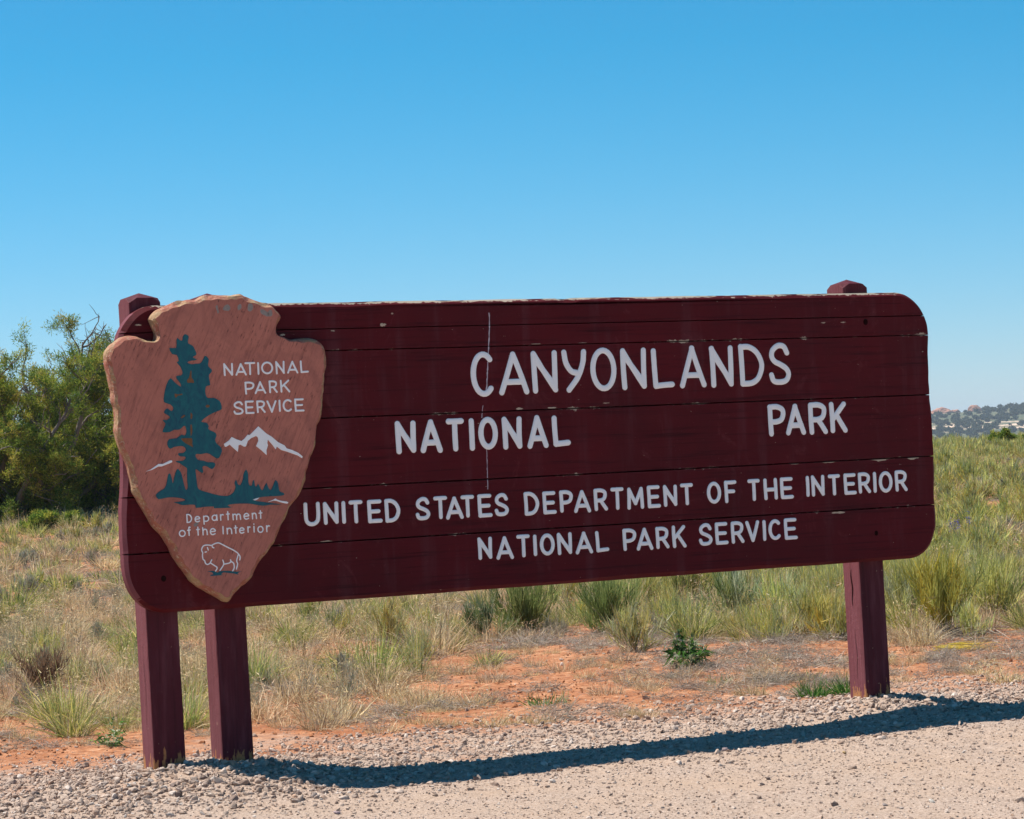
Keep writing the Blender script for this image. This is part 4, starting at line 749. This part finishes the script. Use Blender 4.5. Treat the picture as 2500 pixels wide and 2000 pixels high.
# ------------------------------------------------------------------ junipers
def tube(path, rad, sides, V, T):
    P = np.array(path); n = len(P); b0 = len(V); up = np.array([.3, .2, .9])
    for i in range(n):
        t = P[min(i+1, n-1)]-P[max(i-1, 0)]; t = t/(np.linalg.norm(t)+1e-9); a = np.cross(t, up); a /= np.linalg.norm(a)+1e-9; b = np.cross(t, a)
        for j in range(sides):
            w = 2*math.pi*j/sides; V.append(P[i]+(a*math.cos(w)+b*math.sin(w))*rad[i])
    for i in range(n-1):
        for j in range(sides):
            p, q = b0+i*sides+j, b0+i*sides+(j+1) % sides; T.append((p, q, q+sides)); T.append((p, q+sides, p+sides))
def juniper(px, dist, h, rad, seed, label, limbs=7, subs=11, twigs=8, bare=.2, leaf=34, lean=0.0, low=.12):
    r = R_(seed); P0 = at_depth(px, dist); V, T = [], []; tips = []; deads = []
    def branch(p, d, L, w, n, curl, up):
        path = [p]; q = p.copy(); dd = d.copy()
        for i in range(n):
            dd = unit(dd+r.normal(size=3)*curl+np.array([0, 0, up])); q = q+dd*L/n; path.append(q)
        return path, dd
    for k in range(limbs):
        a = 2*math.pi*(k+r.uniform(-.3, .3))/limbs; el = r.uniform(.35, 1.15)
        d = np.array([math.cos(a)*math.cos(el)*rad/h*1.6+lean*.3, math.sin(a)*math.cos(el)*rad/h*1.6, math.sin(el)]); d = unit(d)
        L = h*r.uniform(.55, .85)
        path, _ = branch(r.normal(size=3)*np.array([.05, .05, 0])-np.array([0, 0, .06]), d, L, .1, 9, .16, .05)
        tube(path, np.linspace(.065*h/3, .016, 10)*r.uniform(.7, 1.2), 6, V, T)
        for m in range(subs):
            t = r.uniform(low, 1.0); i = min(8, int(t*9)); p = path[i]+(path[i+1]-path[i])*(t*9-i) if i < 9 else path[9]
            d2 = unit(unit(path[i+1]-path[i])*.5+unit(r.normal(size=3))*.9+np.array([0, 0, .15])); L2 = h*r.uniform(.14, .30)*(1.15-.4*t)
            sp, _ = branch(p, d2, L2, .02, 6, .22, .06); tube(sp, np.linspace(.017, .006, 7), 4, V, T)
            isbare = r.random() < bare*(1.6 if t > .65 else .6)
            for w in range(twigs):
                j = r.integers(1, 7); d3 = unit(unit(sp[j]-sp[j-1])*.6+unit(r.normal(size=3))+np.array([0, 0, .2])); L3 = r.uniform(.10, .30)*h/3
                tw, _ = branch(sp[j], d3, L3, .01, 4, .25, .05); tube(tw, np.linspace(.007, .003, 5), 3, V, T)
                if not isbare: tips += [tw[-1], tw[3], tw[2]]
    trunk = empty('juniper_tree', tuple(P0)); tag(trunk, label, 'tree', 'junipers left of the sign')
    Vt = np.array(V); obj('trunk', fast_mesh('trunk', Vt, np.array(T), smooth=True), MAT['bark'], trunk)
    tips = np.array(tips); n = len(tips)
    clump = r.random(n)
    nn = n*leaf; k = np.repeat(np.arange(n), leaf)
    rt = tips[k]+np.clip(r.normal(size=(nn, 3)), -2.2, 2.2)*.034*max(h/3, .7)
    dd = unit((rt-tips[k])*14+r.normal(size=(nn, 3))*.7+np.array([0, 0, .7]))
    base = np.array([(.25, .32, .05), (.34, .39, .06), (.14, .22, .04), (.42, .37, .07), (.11, .18, .036)])
    cc = base[(clump[k]*5).astype(int)]*(1+.22*r.normal(size=(nn, 1)))
    v, t, c = blades(rt, dd, r.uniform(.025, .055, nn), r.uniform(.009, .016, nn), np.zeros(nn), np.clip(cc, .01, .5), r, 2)
    obj('crown', fast_mesh('crown', v, t, c), MAT['needle'], trunk)
    return trunk
juniper(225, 40, 3.75, 1.7, 61, 'gnarled juniper with bare upper twigs, trunk beside the left edge of the sign', 10, 18, 8, .30, 46)
juniper(15, 38.5, 3.2, 1.6, 62, 'denser juniper cut by the left edge of the picture', 10, 18, 8, .12, 46)
juniper(118, 39.5, 2.9, 1.35, 65, 'bushy low juniper filling in between the two taller junipers', 9, 16, 8, .14, 46)
juniper(98, 36, .44, .4, 63, 'young yellow-green juniper bush at the foot of the tall junipers', 7, 6, 5, .02, 40)
juniper(172, 36.5, .36, .35, 66, 'smaller young juniper bush in front of the gnarled trunk', 6, 6, 5, .02, 40)
far = juniper(2492, 52, .88, 2.4, 67, 'bright green bush on the grassy crest at the right picture edge', 9, 9, 7, .02, 60); far['group'] = 'bushes on the crest'; far['category'] = 'bush'; far.name = 'crest_bush'

# ------------------------------------------------------------------ scattered ground cover (stuff)
def scatter(name, P, rot, scl, srcs, label, cat, seed=0):
    me = bpy.data.meshes.new(name); N = len(P)
    me.vertices.add(N); me.vertices.foreach_set('co', np.asarray(P, np.float32).ravel())
    a = me.attributes.new('rot', 'FLOAT_VECTOR', 'POINT'); a.data.foreach_set('vector', np.asarray(rot, np.float32).ravel())
    a = me.attributes.new('scl', 'FLOAT_VECTOR', 'POINT'); a.data.foreach_set('vector', np.asarray(scl, np.float32).ravel())
    a = me.attributes.new('pick', 'INT', 'POINT'); a.data.foreach_set('value', R_(seed).integers(0, len(srcs), N).astype(np.int32))
    o = obj(name, me); ng = bpy.data.node_groups.new(name, 'GeometryNodeTree')
    ng.interface.new_socket('Geometry', in_out='INPUT', socket_type='NodeSocketGeometry'); ng.interface.new_socket('Geometry', in_out='OUTPUT', socket_type='NodeSocketGeometry')
    gi = ng.nodes.new('NodeGroupInput'); go = ng.nodes.new('NodeGroupOutput'); ip = ng.nodes.new('GeometryNodeInstanceOnPoints'); jn = ng.nodes.new('GeometryNodeGeometryToInstance')
    for s in srcs:
        oi = ng.nodes.new('GeometryNodeObjectInfo'); oi.inputs['Object'].default_value = s; oi.inputs['As Instance'].default_value = True
        ng.links.new(oi.outputs['Geometry'], jn.inputs[0])
    jg = ng.nodes.new('GeometryNodeJoinGeometry')
    for l in list(ng.links):
        if l.to_node == jn: f = l.from_socket; ng.links.remove(l); ng.links.new(f, jg.inputs[0])
    ng.nodes.remove(jn)
    def attr(nm, ty):
        q = ng.nodes.new('GeometryNodeInputNamedAttribute'); q.data_type = ty; q.inputs['Name'].default_value = nm; return q.outputs['Attribute']
    ng.links.new(gi.outputs[0], ip.inputs['Points']); ng.links.new(jg.outputs[0], ip.inputs['Instance']); ip.inputs['Pick Instance'].default_value = True
    ng.links.new(attr('pick', 'INT'), ip.inputs['Instance Index']); ng.links.new(attr('rot', 'FLOAT_VECTOR'), ip.inputs['Rotation']); ng.links.new(attr('scl', 'FLOAT_VECTOR'), ip.inputs['Scale'])
    ng.links.new(ip.outputs[0], go.inputs[0])
    md = o.modifiers.new('scatter', 'NODES'); md.node_group = ng
    return tag(o, label, cat, kind='stuff')
def source(name, geo, mat='leaf'): V, T, C = geo; return obj(name, fast_mesh(name, V, T, C), MAT[mat], link=False)

def wedge(n, d0, d1, margin, r):                                     # ground points in a fan a good bit wider than the view
    d = np.sqrt(r.uniform(d0*d0, d1*d1, n)); a = r.uniform(-(.196+margin), .196+margin, n)*d
    x = CAM[0]+F2[0]*d+R2[0]*a; y = CAM[1]+F2[1]*d+R2[1]*a; return x, y, d
BX = np.array([-6, .2, 1.3, 2.2, 3.0, 4.4, 5.0, 5.3, 5.7, 6.2, 9]); BY = np.array([-.05, .0, .5, 1.7, 3.2, 5.2, 5.0, 3.2, 2.5, 2.2, 2.0])
def edge_y(x): return np.interp(x, BX, BY)
def both(fn): return fn(1.0), fn(2.1)                                # near and far variants: far tufts are made of coarser leaves
S_tan, L_tan = both(lambda w: [source('src_tan', join([tuft(R_(100+i), int(170/w), (.17, .25, .20, .14, .28)[i], .11, TAN, .75, .0056*w, .8), heads(R_(200+i), int(50/w), (.16, .24, .2, .13, .27)[i], .14, TAN)])) for i in range(5)])
S_olive, L_olive = both(lambda w: [source('src_olive', join([tuft(R_(110+i), int(190/w), (.16, .26, .22, .3)[i], .08, OLIVE+YGREEN+DEEP[:2], .7, .006*w, .6), tuft(R_(210+i), int(40/w), .2, .1, TAN, .6, .0042*w, .8)])) for i in range(4)])
S_yel, L_yel = both(lambda w: [source('src_yellow', join([fan_shrub(R_(120+i), (.24, .33, .28, .38)[i], .28, YGREEN+YGREEN+SAGE+GOLD[1:]+TAN[:1], 20, int(22/w**.5), width=.0056*w, spread=1.35), dead_mat(R_(220+i), int(60/w), .14, .2)])) for i in range(4)])
S_sage, L_sage = both(lambda w: [source('src_sage', join([fan_shrub(R_(130+i), .26, .24, SAGE+GREY, 18, int(18/w**.5), width=.005*w, spread=1.2), dead_mat(R_(230+i), int(80/w), .14, .22)])) for i in range(3)])
S_dead = [source('src_dead_%d' % i, dead_mat(R_(140+i), 120, .10, .13)) for i in range(4)]
def cover(name, srcs, n, d0, d1, prob, label, cat, seed, s0=.7, s1=1.25):
    r = R_(seed); x, y, d = wedge(n, d0, d1, .10, r); keep = r.random(n) < prob(x, y, d); x, y = x[keep], y[keep]
    m = len(x); sc_ = r.uniform(s0, s1, m); P = np.stack([x, y, terrain(x, y)-.005], 1)
    rot = np.stack([r.normal(0, .07, m), r.normal(0, .07, m), r.uniform(0, 6.28, m)], 1)
    scatter(name, P, rot, np.stack([sc_, sc_, sc_*r.uniform(.8, 1.2, m)], 1), srcs, label, cat, seed)
    return m
lat = lambda x, y: ((x-CAM[0])*R2[0]+(y-CAM[1])*R2[1])/depth(x, y)      # bearing: -.2 left edge .. .2 right edge of the place in view
pat = lambda x, y, s, k: sstep(.44, .58, fbm(x*s, y*s, k))
past = lambda x, y: sstep(-.25, .9, y-edge_y(x)+1.2*(fbm(x*1.3, y*1.3, 3)-.5))
NI = 0
def spread(name, near, far, n, d0, d1, prob, label, cat, seed, s0=.5, s1=1.2):
    cut = 24
    return cover(name, near, int(n*(cut**2-d0**2)/(d1**2-d0**2)*1.5), d0, cut, prob, label+', near the sign', cat, seed, s0, s1)+cover(name, far, n, cut, d1, prob, label+', farther back', cat, seed+50, s0, s1)
NI += spread('dry_grass', S_tan, L_tan, 16000, 12, 64, lambda x, y, d: past(x, y)*(.07+.85*pat(x, y, 1.1, 1))*(1-.62*sstep(-.03, .12, lat(x, y)))*(1-.35*sstep(30, 50, d)), 'pale tan dry bunch grass covering the ground', 'grass', 301)
NI += spread('green_grass', S_olive, L_olive, 12000, 12, 64, lambda x, y, d: past(x, y)*(.03+.75*pat(x, y, 1.3, 5)+.20*sstep(24, 34, d))*(.5+.5*sstep(-.10, .05, lat(x, y))), 'olive green bunch grass mixed through the dry grass', 'grass', 302)
NI += spread('scrub_brush', S_yel, L_yel, 11000, 14, 66, lambda x, y, d: past(x, y)*(.12+.75*pat(x, y, .5, 6)+.2*sstep(24, 34, d))*(.08+.92*sstep(-.06, .08, lat(x, y)))*sstep(14, 19, d), 'yellow-green low brush spread over the rise on the right', 'brush', 303, .7, 1.15)
NI += spread('grey_brush', S_sage, L_sage, 4500, 13, 60, lambda x, y, d: past(x, y)*(.06+.6*pat(x, y, .6, 2)), 'grey-green sage tufts dotted through the grass', 'brush', 304, .45, .9)
NI += cover('dead_twigs', S_dead, 11000, 12, 34, lambda x, y, d: sstep(.5, 1.5, y+1.0*(fbm(x*1.5, y*1.5, 2)-.5))*(.14+.8*pat(x, y, 1.1, 4))*(1-.6*sstep(22, 30, d)), 'grey dead twigs and dry litter lying on the orange soil', 'twigs', 305, .35, 1.0)
NI += cover('dry_sprigs', S_tan[3:4]+S_dead[:1], 5000, 12, 24, lambda x, y, d: sstep(.45, 1.3, y+1.0*(fbm(x*1.5, y*1.5, 5)-.5))*(.10+.5*pat(x, y, 1.4, 7)), 'short dry sprigs standing in the bare orange soil', 'grass', 306, .3, .75)

# ------------------------------------------------------------------ gravel (stuff) and single stones
def stone_mesh(name, seed, squash=.62):
    r = R_(seed); bm = bmesh.new()
    for p in unit(r.normal(size=(16, 3)))*r.uniform(.75, 1.0, (16, 1)): bm.verts.new((p[0], p[1]*r.uniform(.7, .95), p[2]*squash))
    bmesh.ops.convex_hull(bm, input=bm.verts[:]); bmesh.ops.delete(bm, geom=[v for v in bm.verts if not v.link_faces], context='VERTS')
    bmesh.ops.bevel(bm, geom=bm.edges[:], offset=.10, segments=1, affect='EDGES')
    me = bpy.data.meshes.new(name); bm.to_mesh(me); bm.free(); return me
S_stone = [obj('src_stone_%d' % i, stone_mesh('stone', 400+i, .45+.05*i), MAT['stone'], link=False) for i in range(9)]
def gravel(name, n, x0, x1, y0, y1, size, dens, label, seed):
    r = R_(seed); x = r.uniform(x0, x1, n); y = r.uniform(y0, y1, n); k = r.random(n) < dens(x, y); x, y = x[k], y[k]; m = len(x)
    s = size(r, m, x, y); P = np.stack([x, y, terrain(x, y)+s*.18], 1)
    rot = np.stack([r.normal(0, .35, m), r.normal(0, .35, m), r.uniform(0, 6.28, m)], 1)
    scatter(name, P, rot, np.stack([s, s*r.uniform(.6, 1, m), s*r.uniform(.6, 1, m)], 1), S_stone, label, 'gravel', seed); return m
mound = lambda x, y: np.exp(-((x-.15)/.8)**2-((y+.2)/.55)**2)+np.exp(-((x-3.65)/.6)**2-((y-.1)/.45)**2)
band = lambda x, y: sstep(1.45, .55, y+.9*(fbm(x*2, y*2, 1)-.5))*sstep(-1.25, -.35, y+.35*(fbm(x*2, y*2, 3)-.5))
NG = 0
NG += gravel('coarse_gravel', 62000, -3.2, 7.5, -1.2, 1.2, lambda r, m, x, y: np.clip(r.lognormal(-4.85, .50, m)*(1+.5*np.clip(mound(x, y), 0, 1)), .004, .028), lambda x, y: np.clip(band(x, y)*(.38+.30*fbm(x*3, y*3, 4))+.75*mound(x, y), 0, 1), 'coarse pale gravel heaped along the foot of the sign', 501)
NG += gravel('fine_gravel', 150000, -3.2, 7.5, -4.5, 1.6, lambda r, m, x, y: np.clip(r.lognormal(-5.45, .42, m), .0018, .014), lambda x, y: (.35+.65*fbm(x*1.4, y*1.4, 6))*sstep(1.7, .6, y), 'fine crushed gravel packed into the road shoulder', 502)
NG += gravel('scattered_pebbles', 14000, -3.0, 9.5, -4.5, 6.0, lambda r, m, x, y: np.clip(r.lognormal(-4.85, .48, m), .003, .026), lambda x, y: .30+.45*sstep(2.6, .4, np.abs(y-1.0)), 'loose pebbles scattered on the road and the orange soil', 503)
MAT['clod'] = mat_simple('orange_soil_clod', (.26, .095, .042), (.48, .22, .11), 40, .95, .05, .6)
S_clod = [obj('src_clod', stone_mesh('clod', 450+i, .6), MAT['clod'], link=False) for i in range(4)]
r = R_(504); x = r.uniform(-2, 9.5, 26000); y = r.uniform(.7, 7, 26000); k = r.random(26000) < sstep(.8, 1.6, y)*(.15+.85*pat(x, y, 1.6, 3)); x, y = x[k], y[k]
s_c = np.clip(r.lognormal(-5.0, .5, len(x)), .003, .022)
scatter('soil_crumbs', np.stack([x, y, terrain(x, y)+s_c*.15], 1), np.stack([r.normal(0, .4, len(x)), r.normal(0, .4, len(x)), r.uniform(0, 6.28, len(x))], 1), np.stack([s_c]*3, 1), S_clod, 'crumbs of orange earth lying on the bare soil', 'soil', 504)
def stone(px, py, s, seed, rz, colr, label):
    P = at(px, py); m = mat_simple('stone_'+str(seed), tuple(c*.8 for c in colr), colr, 30, .85, .2, .5)
    o = obj('loose_stone', stone_mesh('loose_stone', seed, .6), m); o.location = (P[0], P[1], P[2]+s*.22); o.scale = (s, s*.8, s*.75); o.rotation_euler = (.1, -.1, rz)
    tag(o, label, 'stone', 'single stones on the gravel')
stone(1768, 1834, .026, 601, .3, (.50, .36, .32), 'pink stone catching sun inside the lower edge of the sign shadow')
stone(2060, 1840, .017, 602, 1.1, (.48, .33, .17), 'small tan stone on the road just below the shadow at right')
stone(322, 1920, .026, 603, .2, (.62, .56, .50), 'flat whitish stone on gravel below the left post')
stone(172, 1908, .020, 604, .9, (.33, .26, .22), 'brown stone on gravel left of the flat whitish stone')
stone(77, 1951, .019, 605, .4, (.30, .24, .21), 'brown stone near the bottom left corner')
stone(823, 1987, .019, 606, 2.0, (.38, .28, .28), 'mauve stone near the bottom edge left of centre')
stone(2160, 1968, .017, 607, .7, (.28, .23, .21), 'dark stone near the bottom edge at right')
stone(2276, 1960, .021, 608, 1.6, (.60, .54, .47), 'pale flat stone right of the dark stone near the bottom edge')
stone(978, 1698, .030, 609, .5, (.68, .60, .48), 'whitish curved stone lying on orange soil left of centre')
stone(882, 1728, .026, 610, .5, (.62, .57, .52), 'pale flat stone below the whitish curved stone')

# ------------------------------------------------------------------ far ridge: domes and dotted trees
dome('sandstone_dome', 243, 1480, 6.5, 3.6, 701, 'broad red sandstone dome at the left end of the far ridge')
dome('sandstone_dome', 252, 1490, 3, 2.2, 702, 'narrow red sandstone dome right beside the broad one on the far ridge')
dome('sandstone_dome', 264, 1495, 4, 4.2, 703, 'rounded grey-red sandstone knob in the middle of the far ridge')
r = R_(801); nt = 16000; a_ = r.uniform(-380, 480, nt); d_ = r.uniform(1090, 1560, nt)
kp = r.random(nt) < .10+.6*pat(a_, d_, .05, 2); a_, d_ = a_[kp], d_[kp]; s_f = r.uniform(.45, 1.15, len(a_))
def far_tree(seed):
    q = R_(seed); n = 90; rt = unit(q.normal(size=(n, 3)))*np.array([1.1, 1.1, .9])*q.uniform(.5, 1, (n, 1))+np.array([0, 0, 1.0])
    return blades(rt, unit(q.normal(size=(n, 3))), np.full(n, .9), np.full(n, .8), np.zeros(n), pick(q, [(.05, .065, .03), (.07, .08, .035), (.04, .05, .028)], n), q, 2)
S_far = [source('src_far_%d' % i, far_tree(820+i), 'needle') for i in range(3)]
scatter('far_junipers', np.stack([CAM[0]+F2[0]*d_+R2[0]*a_, CAM[1]+F2[1]*d_+R2[1]*a_, hill_height(a_, d_)], 1), np.stack([0*a_, 0*a_, r.uniform(0, 6, len(a_))], 1), np.stack([s_f*1.2, s_f*1.2, s_f], 1), S_far, 'dark juniper scrub dotted over the far hillside', 'trees', 9)
print('instances', NI, NG)

# ------------------------------------------------------------------ the air
hz = NT('haze_air'); hv = hz.n('ShaderNodeVolumePrincipled'); hv.inputs['Color'].default_value = (.78, .88, 1, 1); hv.inputs['Density'].default_value = .00021; hv.inputs['Anisotropy'].default_value = .2
hz.l(hv.outputs[0], hz.out.inputs['Volume'])
a, b_, c_ = 6500, -13, 40
V = [(x, y, z) for z in (b_, c_) for x, y in ((-a, -a), (a, -a), (a, a), (-a, a))]
hb = poly_obj('haze', V, [(0, 3, 2, 1), (4, 5, 6, 7), (0, 1, 5, 4), (1, 2, 6, 5), (2, 3, 7, 6), (3, 0, 4, 7)], hz.m); tag(hb, kind='stuff')
